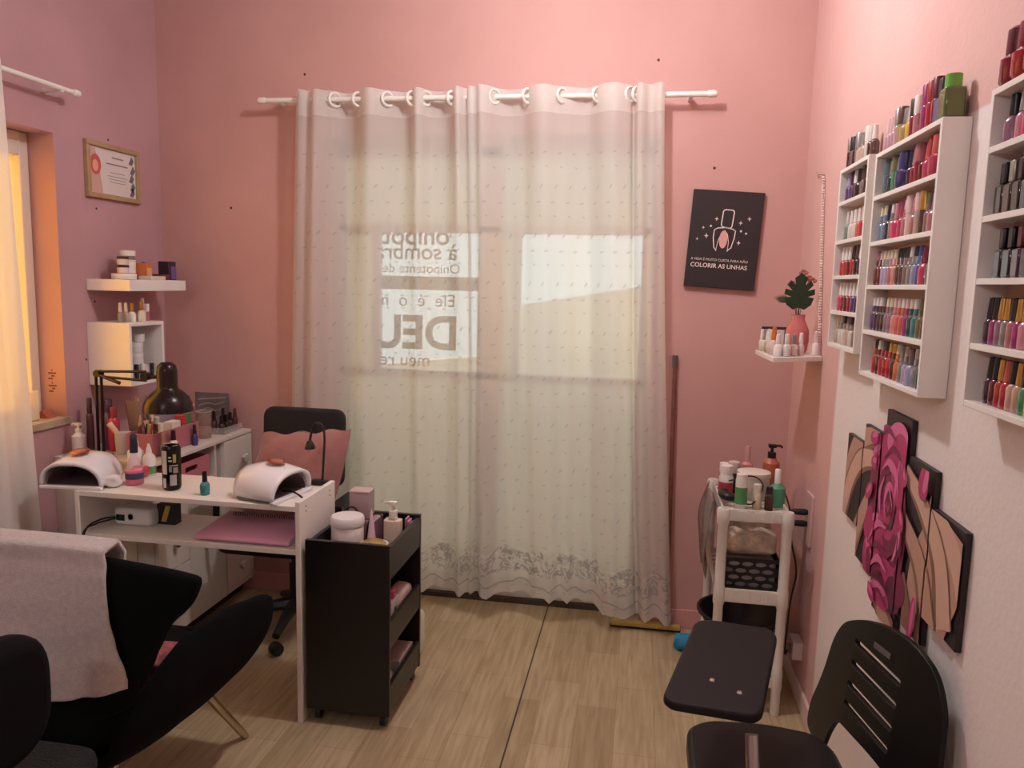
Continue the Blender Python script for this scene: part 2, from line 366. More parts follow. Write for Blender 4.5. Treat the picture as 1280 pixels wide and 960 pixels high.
def curtain(label, top, bot, ztop, hem, yc, seed, first_front=True, sub=9, amp=.042, fine=.006, axis='y', mat_=None, nz=44, folds=()):
    """top: x of every place the cloth crosses the rod; bot: (x0,x1) of the hem edge"""
    rnd = random.Random(seed); us = []; k = 0
    for i in range(len(top)-1):
        for j in range(sub): us.append((i, j/sub))
    us.append((len(top)-2, 1.0))
    t0, t1 = top[0], top[-1]
    sg = [(-1 if (i % 2 == 0) == first_front else 1) for i in range(len(top)-1)]
    am = [amp*rnd.uniform(.8, 1.2) for _ in sg]; ph = [rnd.uniform(0, 6) for _ in range(6)]
    b = bmesh.new(); uvl = b.loops.layers.uv.new('UVMap'); cloth = 1.18; grid = []
    for r in range(nz+1):
        s = r/nz; row = []
        for (i, f) in us:
            xt = lerp(top[i], top[i+1], f); a = (xt-t0)/(t1-t0); h = hem(a); z = lerp(ztop, h, s)
            k = sstep(s)
            x = lerp(xt, lerp(bot[0], bot[1], a), s**1.1)
            off = sg[i]*am[i]*math.sin(PI*f)**.8*lerp(1, .9, s)
            x += .012*s*math.sin(9*a+ph[0]+3*s)
            off += fine*(.3+s)*math.sin(a*(t1-t0)*95+ph[1]+1.5*s)+.010*s*math.sin(a*(t1-t0)*38+ph[2]-2*s)
            for (ca, wd, am2, fr) in folds: off += am2*math.exp(-((a-ca)/wd)**2)*math.sin(fr*(a-ca)+1.0+.6*s)
            y = yc+off
            row.append((b.verts.new((x, y, z) if axis == 'y' else (y, x, z)), ((xt-t0)*cloth+seed*.013, z-h if z-h < .3 else z)))
        grid.append(row)
    for r in range(nz):
        for j in range(len(us)-1):
            q = [grid[r][j], grid[r][j+1], grid[r+1][j+1], grid[r+1][j]]
            f = b.faces.new([p[0] for p in q]); f.smooth = True
            for lp, p in zip(f.loops, q): lp[uvl].uv = p[1]
    me = bpy.data.meshes.new('curtain'); b.to_mesh(me); b.free(); me.materials.append(mat_ or VOILE)
    o = bpy.data.objects.new('curtain', me); C.objects.link(o); tag(o, label, 'curtain')
    return o
RODY, RODZ = 3.292, 2.266
def hemL(a): return .100+.022*abs(math.sin(a*30))+.012*math.sin(5*a)
def hemR(a): return lerp(.105, .055, sstep((a-.5)/.3))+.022*abs(math.sin(a*32))
tL = [-1.531, -1.45, -1.42, -1.345, -1.24, -1.11, -1.0, -.94, -.825, -.745]
tL = [-1.531, -1.345, -1.24, -1.11, -1.0, -.94, -.825, -.75]
tR = [-.757, -.643, -.503, -.36, -.217, -.085, -.058, .05]
cl = curtain('white embroidered sheer curtain panel over the lettered door leaf, beside the office chair', tL, (-1.6, -.70), RODZ+.037, hemL, RODY+.008, 1, folds=((.09, .1, .03, 62), (.5, .2, .010, 46), (.97, .05, .026, 70)))
cr = curtain('white embroidered sheer curtain panel over the plain door leaf, beside the black poster', tR, (-.70, .172), RODZ+.037, hemR, RODY-.012, 2, folds=((.04, .04, .026, 80), (.92, .08, .044, 46), (.45, .2, .012, 40)))
for x in tL[1:-1]: MB().torus((x, RODY+.006, RODZ), .028, .006, 'y', tilt=.9).build('grommet', WPLAST, cl)
for x in tR[1:-1]: MB().torus((x, RODY-.01, RODZ), .028, .006, 'y', tilt=.9).build('grommet', WPLAST, cr)
rod = thing('curtain_rod', 'long white metal curtain rod across the door, through both sheer panels', 'curtain rod', (-.72, RODY, RODZ))
MB(rod).cyl((-1.66, RODY, RODZ), .011, 1.88, 14, axis='x').build('pole', WPLAST, rod)
for x, s in ((-1.66, -1), (.22, 1)):
    MB(rod).lathe([(.012, 0), (.014, .004), (.014, .03), (.009, .036)], (x if s > 0 else x-.036, RODY, RODZ), 14, 'x').build('finial', WPLAST, rod)
for x in (-1.615, .155): MB(rod).box(x-.008, x+.008, RODY, YB, RODZ-.012, RODZ+.004).build('bracket', WPLAST, rod, bevel=.002)
# side window
lrod = thing('curtain_rod', 'white metal curtain rod above the side window', 'curtain rod', (-2.15, 2.2, 2.175))
MB(lrod).cyl((-2.15, 1.0, 2.175), .009, 1.72, 12, axis='y').build('pole', WPLAST, lrod)
MB(lrod).lathe([(.010, 0), (.013, .004), (.013, .03), (.008, .036)], (-2.15, 2.72, 2.175), 12, 'y').build('finial', WPLAST, lrod)
MB(lrod).box(XL, -2.145, 2.655, 2.67, 2.162, 2.176).build('bracket', WPLAST, lrod, bevel=.002)
ys = [2.368-.085*i for i in range(14)][::-1]
curtain('plain white sheer curtain hanging at the side window, beside the folding-top desk lamp', ys, (1.25, 2.445), 2.2, lambda a: .12, -2.135, 5, amp=.022, axis='x', sub=6, nz=30, mat_=VOILE_SIDE)

# ------------------------------------------------------------------ left wall: certificate, floating shelf, cube shelf
WOOD = mat('#a98d68', .5, var=.12, scale=30)
y0, y1, z0, z1 = 2.866, 3.198, 1.808, 2.034
cert = thing('framed_picture', 'wood-framed certificate with a pink illustration, above the floating shelf', 'picture', (XL, (y0+y1)/2, z0))
m = MB(cert); fw = .02
for q in ((y0, y1, z0, z0+fw), (y0, y1, z1-fw, z1), (y0, y0+fw, z0+fw, z1-fw), (y1-fw, y1, z0+fw, z1-fw)): m.box(XL, XL+.02, *q)
m.build('frame', WOOD, cert, bevel=.003)
MB(cert).box(XL+.001, XL+.008, y0+.01, y1-.01, z0+.01, z1-.01).build('sheet', mat('#d9cfcc', .7), cert)
def cert_patch(pts, hexc, name='print', d=0): MB(cert).poly([(XL+.0085+d, y0+u, z0+v) for u, v in pts]).build(name, mat(hexc, .7), cert)
cert_patch([(.022, .022), (.10, .022), (.085, .11), (.06, .2), (.022, .2)], '#c9a59c')
cert_patch([(.06+.032*math.cos(a), .135+.042*math.sin(a)) for a in [i*PI/8 for i in range(16)]], '#c25a55', d=.0004)
cert_patch([(.058+.018*math.cos(a), .13+.024*math.sin(a)) for a in [i*PI/8 for i in range(16)]], '#e0a08e', d=.0008)
for u, v in ((.285, .18), (.292, .14), (.283, .105), (.29, .07), (.286, .045)): cert_patch([(u-.016, v-.016), (u+.006, v-.02), (u+.02, v), (u+.004, v+.02)], '#6d6672')
m = MB(cert)
for k, (u0, u1) in enumerate(((.16, .235), (.125, .262), (.15, .24), (.13, .255), (.135, .25), (.14, .245))):
    v = (.172, .145, .112, .097, .085, .073)[k]; h = .006 if k in (0, 1) else .0025
    m.poly([(XL+.0087, y0+u0, z0+v), (XL+.0087, y0+u1, z0+v), (XL+.0087, y0+u1, z0+v+h), (XL+.0087, y0+u0, z0+v+h)])
m.build('text_lines', mat('#8b8488', .8), cert)

FS = MB((XL, 3.05, 1.43)).box(XL+.001, -2.038, 2.85, 3.242, 1.432, 1.478).build('floating_shelf', WHITE_LAM, bevel=.002)
tag(FS, 'thick white floating shelf of creams, under the certificate', 'shelf')
cy0, cy1, cz0, cz1, cx1 = 2.84, 3.07, 1.045, 1.303, -2.04
CUBE = thing('cube_shelf', 'white open-front box shelf with white tubs inside, under the floating shelf', 'shelf', (XL, 2.95, cz0))
m = MB(CUBE); th = .014
m.box(XL+.001, cx1, cy0, cy0+th, cz0, cz1); m.box(XL+.001, cx1, cy1-th, cy1, cz0, cz1); m.box(XL+.001, cx1, cy0+th, cy1-th, cz1-th, cz1); m.box(XL+.001, cx1, cy0+th, cy1-th, cz0, cz0+th)
m.build('carcass', WHITE_LAM, CUBE, bevel=.0015); MB(CUBE).box(XL+.001, XL+.008, cy0+th, cy1-th, cz0+th, cz1-th).build('back_panel', mat('#c3c3c6', .6), CUBE)

def jar(x, y, z, r, h, body, lid, label, lidh=.3, group=None, band=None):
    t = thing('cream_jar', label, 'jar', (x, y, z), 0, group)
    MB().lathe([(r*.9, 0), (r, h*.05), (r, h*(1-lidh)), (r*.93, h*(1-lidh)+.001)], seg=18).build('pot', mat(body, .35), t)
    MB().lathe([(r*1.02, h*(1-lidh)), (r*1.02, h*.97), (r*.97, h)], seg=18).build('lid', mat(lid, .4), t)
    if band: MB().lathe([(r*1.008, h*.15), (r*1.008, h*.5)], seg=18, cap=False).build('paper_band', mat(band, .5), t)
    return t
Z = 1.4785
jar(-2.13, 2.945, Z, .048, .024, '#ddd3cc', '#e6ded8', 'flat wide white tub under two small stacked jars, on floating shelf', .4)
jar(-2.115, 2.92, Z+.0245, .0225, .034, '#d8cbc3', '#3a2426', 'small white jar with dark lid, lower of the stacked pair on floating shelf')
jar(-2.115, 2.92, Z+.059, .0225, .034, '#d8cbc3', '#3a2426', 'small white jar with dark lid, upper of the stacked pair on floating shelf')
jar(-2.14, 2.985, Z+.0245, .031, .05, '#e3dcd7', '#e9e2dd', 'taller white tub, lower of the two tubs behind the orange box')
jar(-2.14, 2.985, Z+.075, .031, .045, '#e3dcd7', '#e9e2dd', 'taller white tub, topmost on the floating shelf', .35, band='#8b6a6a')
bx = thing('carton', 'orange cardboard carton of cosmetics, on the floating shelf', 'box', (-2.105, 3.035, Z)); MB().box(-.03, .03, -.02, .02, 0, .07).build('box_body', mat('#c8743a', .5), bx, bevel=.002)
MB().box(.0302, .0308, -.015, .015, .015, .05).build('label_patch', mat('#d9a074', .6), bx)
def bottle(x, y, z, r, h, body, cap, label, capr=.5, caph=.3, name='bottle', cat='bottle', bm=None, band=None, shoulder=.08, seg=14, parts=('bottle_body', 'cap'), group=None):
    t = thing(name, label, cat, (x, y, z), 0, group); hb = h*(1-caph)
    MB().lathe([(r*.9, 0), (r, .003), (r, hb*(1-shoulder)), (r*capr*1.05, hb)], seg=seg).build(parts[0], bm or mat(body, .25), t)
    MB().lathe([(r*capr, hb), (r*capr, h*.985), (r*capr*.85, h)], seg=seg).build(parts[1], mat(cap, .35), t)
    if band: MB().lathe([(r*1.01, hb*.2), (r*1.01, hb*.72)], seg=seg, cap=False).build('paper_band', mat(band, .5), t)
    return t
bottle(-2.13, 3.075, Z, .012, .075, '#b58b74', '#2c1d1f', 'small dark-capped bottle beside orange carton, first along floating shelf', .7)
bottle(-2.15, 3.11, Z, .012, .075, '#cc9999', '#2c1d1f', 'small dark-capped pink bottle second from orange carton, on floating shelf', .7)
t = thing('cosmetic_tray', 'flat white card tray at the front edge of floating shelf', 'tray', (-2.08, 3.06, Z)); MB().box(-.03, .03, -.05, .05, 0, .015).build('tray_body', mat('#d8cac0', .5), t, bevel=.001); MB().box(-.028, .028, -.048, .048, .0151, .017).build('cover', mat('#c3aca2', .4), t)
t = thing('compact_case', 'flat burgundy makeup compact on the floating shelf', 'compact', (-2.1, 3.145, Z)); MB().prism(rrect(-.03, .03, -.03, .03, .01), XY(0), .012).build('compact_base', mat('#5c2230', .35), t); MB().prism(rrect(-.03, .03, -.03, .03, .01), XY(.0125), .012).build('lid', mat('#6f2a3a', .3), t)
t = thing('carton', 'dark carton with purple label at the corner end of floating shelf', 'box', (-2.1, 3.205, Z)); MB().box(-.03, .022, -.027, .027, 0, .082).build('box_body', mat('#31212b', .45), t, bevel=.002); MB().box(.022, .0235, -.01, .0265, .005, .06).build('label_patch', mat('#6d5295', .5), t)

# old screw holes in the plaster
for hxx, hzz in ((-1.881, 1.813), (.021, 2.421), (-1.516, 2.394), (.268, 1.99)):
    m = MB(); m.lathe([(.006, YB-.0008), (.006, YB+.002)], (hxx, 0, hzz), 8, 'y'); m.build('screw_hole_mark', mat('#4a2e2e', .9), bpy.data.objects['wall_back'])
for hy, hz in ((2.93, 1.765), (3.02, 2.055), (2.895, 1.385), (2.83, 1.15)):
    m = MB(); m.lathe([(.005, XL-.002), (.005, XL+.0008)], (0, hy, hz), 8, 'x'); m.build('screw_hole_mark', mat('#4a2e2e', .9), bpy.data.objects['wall_left'])
# ------------------------------------------------------------------ nail polish
HEX = dict(white='#e6ddd8', cream='#dccdb0', black='#17141a', gold='#c79748', silver='#a9a5a2', rosewhite='#dcb9b6', clear='#cfc4bc', beige='#b59a8a', taupe='#7d675f', brown='#5c3a32',
  darkbrown='#35201f', coral='#cf5a4c', red='#b3202a', crimson='#8f1530', darkred='#66141e', hotpink='#c8305c', magenta='#a02a6a', pink='#cf7f95', rose='#b56a72', mauve='#8d6579', lilac='#a596b6',
  lavender='#8f8fb4', purple='#54306e', plum='#3f1d3c', indigo='#3a3577', blue='#43549a', steel='#6b83a3', navy='#23263f', teal='#2c7c80', darkteal='#1e4a55', green='#3f8a5a', olive='#6a6a3c',
  lime='#b3c832', orange='#d9702c', yellow='#d9ac3a', grey='#85817f', greygreen='#76877d', nude='#c19683', salmon='#d8837a', glitterpink='#b98e9b', glittergold='#a58a4c', tealgrey='#4c666c')
def soft(h):
    v = [int(h[i:i+2], 16) for i in (1, 3, 5)]; g = sum(v)/3; return '#%02x%02x%02x' % tuple(int(c+(g-c)*.14) for c in v)
_pm = {}
def pmesh(kind, piece):
    k = (kind, piece)
    if k in _pm: return _pm[k]
    b = MB()
    if kind == 'slim':
        P = {'bottle': [(.0108, 0), (.0122, .002), (.0122, .038), (.0085, .0445), (.0062, .046)], 'cap': [(.0082, .046), (.0082, .05), (.0062, .083), (.003, .085)]}
    elif kind == 'duo':
        P = {'bottle': [(.0106, 0), (.0122, .002), (.0122, .037), (.0095, .0435), (.0078, .045)], 'neck_band': [(.0092, .0452), (.0092, .0475)], 'collar': [(.0086, .0478), (.0074, .0625)], 'cap': [(.0073, .0628), (.006, .084), (.003, .086)]}
    elif kind == 'wide':
        P = {'bottle': [(.0145, 0), (.0165, .002), (.0165, .034), (.011, .044), (.007, .046)], 'cap': [(.0085, .046), (.0088, .049), (.0078, .08), (.005, .082)]}
    elif kind == 'tall':
        P = {'bottle': [(.0115, 0), (.0125, .002), (.0125, .048), (.0115, .05)], 'cap': [(.0122, .0505), (.0122, .088), (.0108, .091)]}
    elif kind == 'pot':
        P = {'bottle': [(.02, 0), (.025, .006), (.025, .04), (.018, .046)], 'cap': [(.0175, .046), (.0185, .05), (.0175, .085), (.011, .09)]}
    elif kind == 'square':
        P = None
    else: P = {'bottle': [(.009, 0), (.0105, .002), (.0105, .03), (.006, .036)], 'cap': [(.0062, .036), (.0062, .04), (.0048, .066), (.002, .068)]}
    if P: b.lathe(P[piece], seg=12)
    elif piece == 'bottle': b.box(-.014, .014, -.014, .014, 0, .046)
    else: b.box(-.0095, .0095, -.0095, .0095, .047, .082)
    o = b.build(piece, None, bevel=.003 if not P else 0); me = o.data; me.materials.append(WHITE); mods = not P
    bpy.data.objects.remove(o); _pm[k] = (me, mods); return _pm[k]
def polish(x, y, z, kind, col, cap, label, group, s=1, caprough=.35, tilt=0):
    t = thing('nail_polish', label, 'nail polish', (x, y, z), random.uniform(-.3, .3)*(.2 if kind == 'square' else 1), group); t.scale = (s, s, s)
    for piece, c in (('bottle', col), ('neck_band', 'silver'), ('collar', 'grey' if col in ('lilac', 'lavender', 'clear') else col), ('cap', cap)) if kind == 'duo' else (('bottle', col), ('cap', cap)):
        me, bev = pmesh(kind, piece); o = bpy.data.objects.new(piece, me); C.objects.link(o); o.parent = t
        gl = piece in ('bottle', 'collar')
        mm = mat(soft(HEX[c]), .12 if gl else .35, .85 if (not gl and c in ('gold', 'silver')) else 0, coat=.6 if gl else 0)
        o.material_slots[0].link = 'OBJECT'; o.material_slots[0].material = mm
        if bev: q = o.modifiers.new('round', 'BEVEL'); q.width = .003; q.segments = 2
    return t
NM = dict(rosewhite='rose-white', glitterpink='glittery pink', glittergold='glittery gold', hotpink='hot pink', darkred='dark red', darkbrown='dark brown', darkteal='dark teal', tealgrey='teal-grey', greygreen='grey-green')
nm = lambda c: NM.get(c, c)
ORD = 'first second third fourth fifth sixth seventh eighth ninth tenth eleventh twelfth thirteenth fourteenth fifteenth sixteenth'.split()
def prow(items, x, z, y0, dy, where, group, s=1, y1=None):
    """items run from the corner end towards the camera: (kind, colour, cap[, gap before])"""
    W = {'slim': .0255, 'duo': .0255, 'wide': .034, 'tall': .0262, 'square': .030, 'pot': .052, 'mini': .022}
    if y1 is not None:
        span = y0-y1-sum(it[3] for it in items if len(it) > 3); tot = sum(W[it[0]] for it in items)*s
        if tot > span: s *= span/tot; tot = span
        dy = min(dy, (span-tot)/max(1, len(items)-1))
    y = y0
    for i, it in enumerate(items):
        if len(it) > 3: y -= it[3]
        w = W[it[0]]*s
        y -= w/2
        polish(x, y, z+.0005, it[0], it[1], it[2], f'{nm(it[1])} polish, {nm(it[2])} cap, {ORD[i]} from corner, {where}', group, s)
        y -= w/2+dy

RX0 = .575
def rack(label, y0, y1, z0, z1, shelves, th=.011):
    t = thing('polish_rack_shelf', label, 'rack', (XR, (y0+y1)/2, z0)); m = MB(t)
    m.box(RX0, XR-.001, y0, y0+th, z0, z1).box(RX0, XR-.001, y1-th, y1, z0, z1)
    m.box(RX0, XR-.001, y0+th, y1-th, z0, z0+th).box(RX0, XR-.001, y0+th, y1-th, z1-th, z1)
    m.build('carcass', WHITE_LAM, t, bevel=.001)
    MB(t).box(XR-.005, XR-.001, y0+th, y1-th, z0+th, z1-th).build('back_panel', mat('#c9a79a', .7), t)
    for zz in shelves: MB(t).box(RX0+.0005, XR-.005, y0+th, y1-th, zz-th/2, zz+th/2).build('shelf_board', WHITE_LAM, t, bevel=.001)
    return t
rack('narrow white polish rack, the one nearest the room corner', 2.243, 2.55, 1.33, 1.862, (1.76, 1.645, 1.54, 1.435))
rack('wide white polish rack with five full rows, between the narrow rack and the cut-off one', 1.722, 2.177, 1.283, 1.85, (1.737, 1.622, 1.512, 1.396))
rack('white polish rack cut off by the edge of the view, gold-capped bottles inside', .98, 1.5, 1.302, 1.847, (1.745, 1.629, 1.522, 1.409))
x = .599; h = .0056
R1 = 'of narrow rack'
G = 'nail polishes on the narrow rack'
prow([('tall', 'darkbrown', 'silver'), ('tall', 'darkred', 'black'), ('square', 'navy', 'black'), ('tall', 'taupe', 'silver'), ('wide', 'beige', 'silver'), ('wide', 'beige', 'silver'), ('tall', 'clear', 'white'), ('slim', 'darkbrown', 'clear'), ('slim', 'brown', 'white')], x, 1.862, 2.545, .002, 'top board '+R1, G, 1, y1=2.256)
prow([('slim', 'purple', 'lilac'), ('slim', 'purple', 'plum'), ('slim', 'plum', 'white'), ('wide', 'darkbrown', 'black'), ('slim', 'taupe', 'brown'), ('slim', 'darkbrown', 'black')], x, 1.7655, 2.53, .011, 'top row '+R1, G, y1=2.256)
prow([('slim', 'greygreen', 'clear', .02), ('slim', 'clear', 'white'), ('slim', 'clear', 'white'), ('slim', 'coral', 'white'), ('slim', 'red', 'rosewhite')], x, 1.6505, 2.53, .016, 'second row '+R1, G, y1=2.256)
prow([('slim', 'red', 'white'), ('slim', 'red', 'white'), ('slim', 'darkred', 'white'), ('slim', 'red', 'darkbrown'), ('slim', 'darkbrown', 'brown'), ('slim', 'plum', 'white')], x, 1.5455, 2.53, .013, 'third row '+R1, G, y1=2.256)
prow([('slim', 'hotpink', 'white'), ('slim', 'crimson', 'white'), ('slim', 'darkred', 'white'), ('slim', 'crimson', 'white'), ('slim', 'purple', 'white'), ('slim', 'plum', 'white')], x, 1.4405, 2.53, .012, 'fourth row '+R1, G, y1=2.256)
prow([('duo', 'beige', 'cream'), ('duo', 'clear', 'silver'), ('duo', 'clear', 'black'), ('duo', 'beige', 'grey'), ('duo', 'clear', 'black'), ('duo', 'taupe', 'silver')], x, 1.342, 2.53, .013, 'bottom row '+R1, G, y1=2.256)
R2 = 'of wide rack'; G = 'nail polishes on the wide rack'
prow([('slim', 'glitterpink', 'rosewhite'), ('slim', 'glitterpink', 'rosewhite'), ('slim', 'glitterpink', 'rosewhite'), ('tall', 'glitterpink', 'silver'), ('tall', 'glittergold', 'brown'), ('wide', 'glittergold', 'silver'), ('slim', 'yellow', 'clear'), ('tall', 'crimson', 'darkbrown', .0), ('tall', 'rose', 'white')], x, 1.85, 2.172, .0, 'top board '+R2, G, 1.0, y1=1.915)
prow([('tall', 'magenta', 'magenta'), ('tall', 'red', 'red'), ('tall', 'crimson', 'darkred'), ('square', 'indigo', 'darkbrown'), ], x, 1.85, 1.905, .004, 'tall group atop wide rack', G, 1.12, y1=1.778)
t = thing('square_bottle', 'square olive bottle with bright green cap, end of the wide rack top', 'bottle', (x, 1.752, 1.85))
MB().box(-.02, .02, -.02, .02, 0, .062).build('bottle_body', mat('#5c6a36', .15, coat=.5), t, bevel=.005); MB().cyl((0, 0, .062), .016, .026, 14).build('cap', mat('#6fae3c', .4), t)
prow([('tall', 'tealgrey', 'tealgrey', .01), ('slim', 'navy', 'grey', .004), ('tall', 'green', 'olive', .003), ('slim', 'olive', 'grey'), ('pot', 'indigo', 'indigo', .004), ('slim', 'plum', 'navy'), ('slim', 'crimson', 'rose'), ('tall', 'crimson', 'rose'), ('slim', 'darkred', 'crimson'), ('slim', 'hotpink', 'coral'), ('tall', 'red', 'red'), ('pot', 'hotpink', 'coral', .002), ('slim', 'darkbrown', 'black')], x+.002, 1.7425, 2.166, .0055, 'top row '+R2, G, .98, y1=1.738)
prow([('duo', 'steel', 'cream'), ('duo', 'steel', 'cream'), ('duo', 'navy', 'black'), ('duo', 'grey', 'white'), ('wide', 'hotpink', 'pink'), ('duo', 'hotpink', 'magenta'), ('duo', 'rose', 'rosewhite'), ('tall', 'rosewhite', 'rosewhite'), ('duo', 'rose', 'pink'), ('tall', 'beige', 'rosewhite'), ('tall', 'brown', 'gold'), ('duo', 'taupe', 'olive'), ('wide', 'rose', 'mauve'), ('tall', 'brown', 'darkbrown')], x, 1.6275, 2.166, .0035, 'second row '+R2, G, 1.02, y1=1.738)
prow([('duo', 'darkred', 'rose'), ('duo', 'darkred', 'rosewhite'), ('duo', 'lilac', 'cream'), ('duo', 'lilac', 'cream'), ('duo', 'rose', 'cream'), ('duo', 'salmon', 'cream'), ('duo', 'brown', 'black'), ('duo', 'brown', 'black'), ('duo', 'taupe', 'darkbrown'), ('duo', 'grey', 'white'), ('duo', 'lavender', 'navy'), ('duo', 'blue', 'blue'), ('wide', 'hotpink', 'crimson'), ('duo', 'green', 'white'), ('duo', 'brown', 'gold')], x, 1.5175, 2.166, .0028, 'third row '+R2, G, 1.0, y1=1.738)
prow([('duo', 'purple', 'white'), ('duo', 'plum', 'white'), ('duo', 'plum', 'white'), ('duo', 'darkbrown', 'grey'), ('duo', 'mauve', 'cream'), ('duo', 'mauve', 'cream'), ('duo', 'salmon', 'rosewhite'), ('duo', 'coral', 'rosewhite'), ('duo', 'coral', 'white'), ('duo', 'magenta', 'rosewhite'), ('duo', 'darkteal', 'cream'), ('duo', 'teal', 'white'), ('duo', 'olive', 'olive', .004), ('duo', 'brown', 'rosewhite'), ('duo', 'taupe', 'rosewhite')], x, 1.4015, 2.166, .0028, 'fourth row '+R2, G, 1.0, y1=1.738)
prow([('duo', 'red', 'darkbrown', .045), ('duo', 'darkred', 'white'), ('duo', 'red', 'grey'), ('duo', 'red', 'darkbrown'), ('duo', 'red', 'yellow'), ('duo', 'darkred', 'gold'), ('duo', 'orange', 'cream'), ('duo', 'grey', 'grey'), ('duo', 'lilac', 'beige'), ('wide', 'lavender', 'taupe'), ('duo', 'grey', 'silver'), ('duo', 'darkteal', 'black'), ('duo', 'greygreen', 'silver')], x, 1.294, 2.166, .0042, 'bottom row '+R2, G, 1.0, y1=1.738)
R3 = 'of cut-off rack'; G = 'nail polishes on the cut-off rack'
prow([('pot', 'crimson', 'darkred'), ('pot', 'red', 'crimson'), ('pot', 'crimson', 'crimson')], x, 1.847, 1.497, -.012, 'top board '+R3, G, 1.05)
prow([('wide', 'mauve', 'black', .01), ('slim', 'pink', 'silver'), ('wide', 'hotpink', 'black'), ('wide', 'red', 'black')], x, 1.7505, 1.486, .004, 'top row '+R3, G, 1.0)
prow([('square', 'black', 'black', .01), ('square', 'darkbrown', 'silver'), ('square', 'black', 'black'), ('square', 'navy', 'grey')], x, 1.6345, 1.486, .0, 'second row '+R3, G, 1.05)
prow([('square', 'black', 'black', .03), ('square', 'black', 'black'), ('square', 'plum', 'darkred'), ('square', 'darkbrown', 'black')], x, 1.5275, 1.486, .002, 'third row '+R3, G, 1.02)
prow([('slim', 'plum', 'black', .005), ('slim', 'magenta', 'black'), ('slim', 'mauve', 'gold'), ('slim', 'grey', 'gold'), ('slim', 'rose', 'darkbrown'), ('slim', 'magenta', 'gold'), ('slim', 'pink', 'gold')], x, 1.4145, 1.486, -.003, 'fourth row '+R3, G, .95)
prow([('slim', 'plum', 'black', .028), ('slim', 'darkred', 'black'), ('slim', 'red', 'gold'), ('slim', 'red', 'coral'), ('slim', 'nude', 'black'), ('slim', 'nude', 'gold'), ('slim', 'green', 'black'), ('slim', 'lime', 'black')], x, 1.3135, 1.486, -.003, 'bottom row '+R3, G, .95)
# polishes on the cube shelf
G = 'small bottles on the box shelf'
for i, (yy, k, c, p, s) in enumerate(((2.87, 'slim', 'grey', 'rosewhite', .95), (2.905, 'slim', 'beige', 'cream', .95), (2.945, 'wide', 'white', 'gold', .95), (2.978, 'wide', 'cream', 'gold', 1.05), (3.015, 'slim', 'clear', 'rosewhite', 1.15), (3.045, 'tall', 'rose', 'white', .8))):
    polish(-2.1+(.02 if i == 3 else 0), yy, cz1, k, c, p, f'{nm(c)} bottle, {nm(p)} cap, {ORD[i]} from the window atop the box shelf', G, s)
G = 'white tubs in the box shelf'
zz = cz0+th
jar(-2.12, 2.985, zz+.06, .03, .05, '#d9d6d3', '#e3e0dd', 'white tub in the box shelf, lower of the stacked pair on a carton'); jar(-2.12, 2.985, zz+.1105, .03, .045, '#d9d6d3', '#e3e0dd', 'white tub in the box shelf, middle of the leaning stack', .4)
jar(-2.115, 3.0, zz+.156, .026, .035, '#dfdcda', '#e6e3e0', 'small white tub topmost in the box shelf', .4)
t = thing('carton', 'low white carton carrying the tubs inside the box shelf', 'box', (-2.12, 2.985, zz+.0008)); MB().box(-.035, .035, -.035, .035, 0, .052).build('box_body', mat('#cfcac8', .5), t, bevel=.002); MB().box(-.033, .033, -.033, .033, .0521, .0585).build('lid', mat('#d9d5d2', .5), t, bevel=.001)
polish(-2.075, 2.885, zz, 'tall', 'crimson', 'rose', 'crimson bottle with rose cap inside the box shelf, next to the white tubs', 'bottles in the box shelf', .95)
polish(-2.075, 2.925, zz, 'tall', 'navy', 'black', 'navy bottle with black cap inside the box shelf, before the white tubs', 'bottles in the box shelf', .75)
polish(-2.075, 2.965, zz, 'tall', 'purple', 'white', 'purple bottle with white cap inside the box shelf, before the white tubs', 'bottles in the box shelf', .75)
polish(-2.08, 3.035, zz, 'tall', 'black', 'black', 'black bottle inside the box shelf at its far side', 'bottles in the box shelf', .7)

# ------------------------------------------------------------------ poster, mural, corner shelf
pc = Vector((.3205, YB, 1.698)); ang = -.056
def pf(u, v, w=0): return (pc.x+u*math.cos(ang)-v*math.sin(ang), YB-.001-w, pc.z+u*math.sin(ang)+v*math.cos(ang))
POST = thing('canvas_picture', 'black poster with a line-drawn polish bottle and lettering', 'poster', (pc.x, pc.y, pc.z-.2))
MB(POST).prism(rrect(-.1425, .1425, -.1985, .1985, .002, 1), pf, .02).build('canvas', mat('#2b2223', .75, bump=.1, bscale=300), POST, bevel=.002)
LINEW = mat('#e6d5cf', .7)
def strip(path, w, closed=False):
    m = MB(POST); P = [Vector(p) for p in path]; n = len(P); L, R = [], []
    for i in range(n):
        d = (P[(i+1) % n]-P[i-1]) if closed or 0 < i < n-1 else (P[1]-P[0] if i == 0 else P[-1]-P[-2])
        d.normalize(); nn = Vector((-d.y, d.x))*w/2; L.append(P[i]+nn); R.append(P[i]-nn)
    for i in range(n if closed else n-1):
        j = (i+1) % n; m.poly([pf(*q, .0206) for q in (L[i], L[j], R[j], R[i])])
    return m
pcu = lambda x, y: ((x-390)/1815, (485-y)/1815)     # drawing taken from the poster itself, in metres about its middle
cap_ = [pcu(*p) for p in rpoly([(365, 395), (362, 262), (438, 262), (432, 400)], 22)][3:-3]
strip(rpoly([pcu(357, 388), pcu(364, 262), pcu(444, 264), pcu(436, 398)], .012, 6), .0042, True).build('drawn_cap', LINEW, POST)
strip([pcu(340, 565), pcu(322, 545), pcu(310, 470), pcu(312, 415), pcu(335, 400), pcu(390, 394), pcu(445, 402), pcu(466, 415), pcu(462, 470), pcu(446, 540), pcu(418, 565)], .0042).build('drawn_bottle', LINEW, POST)
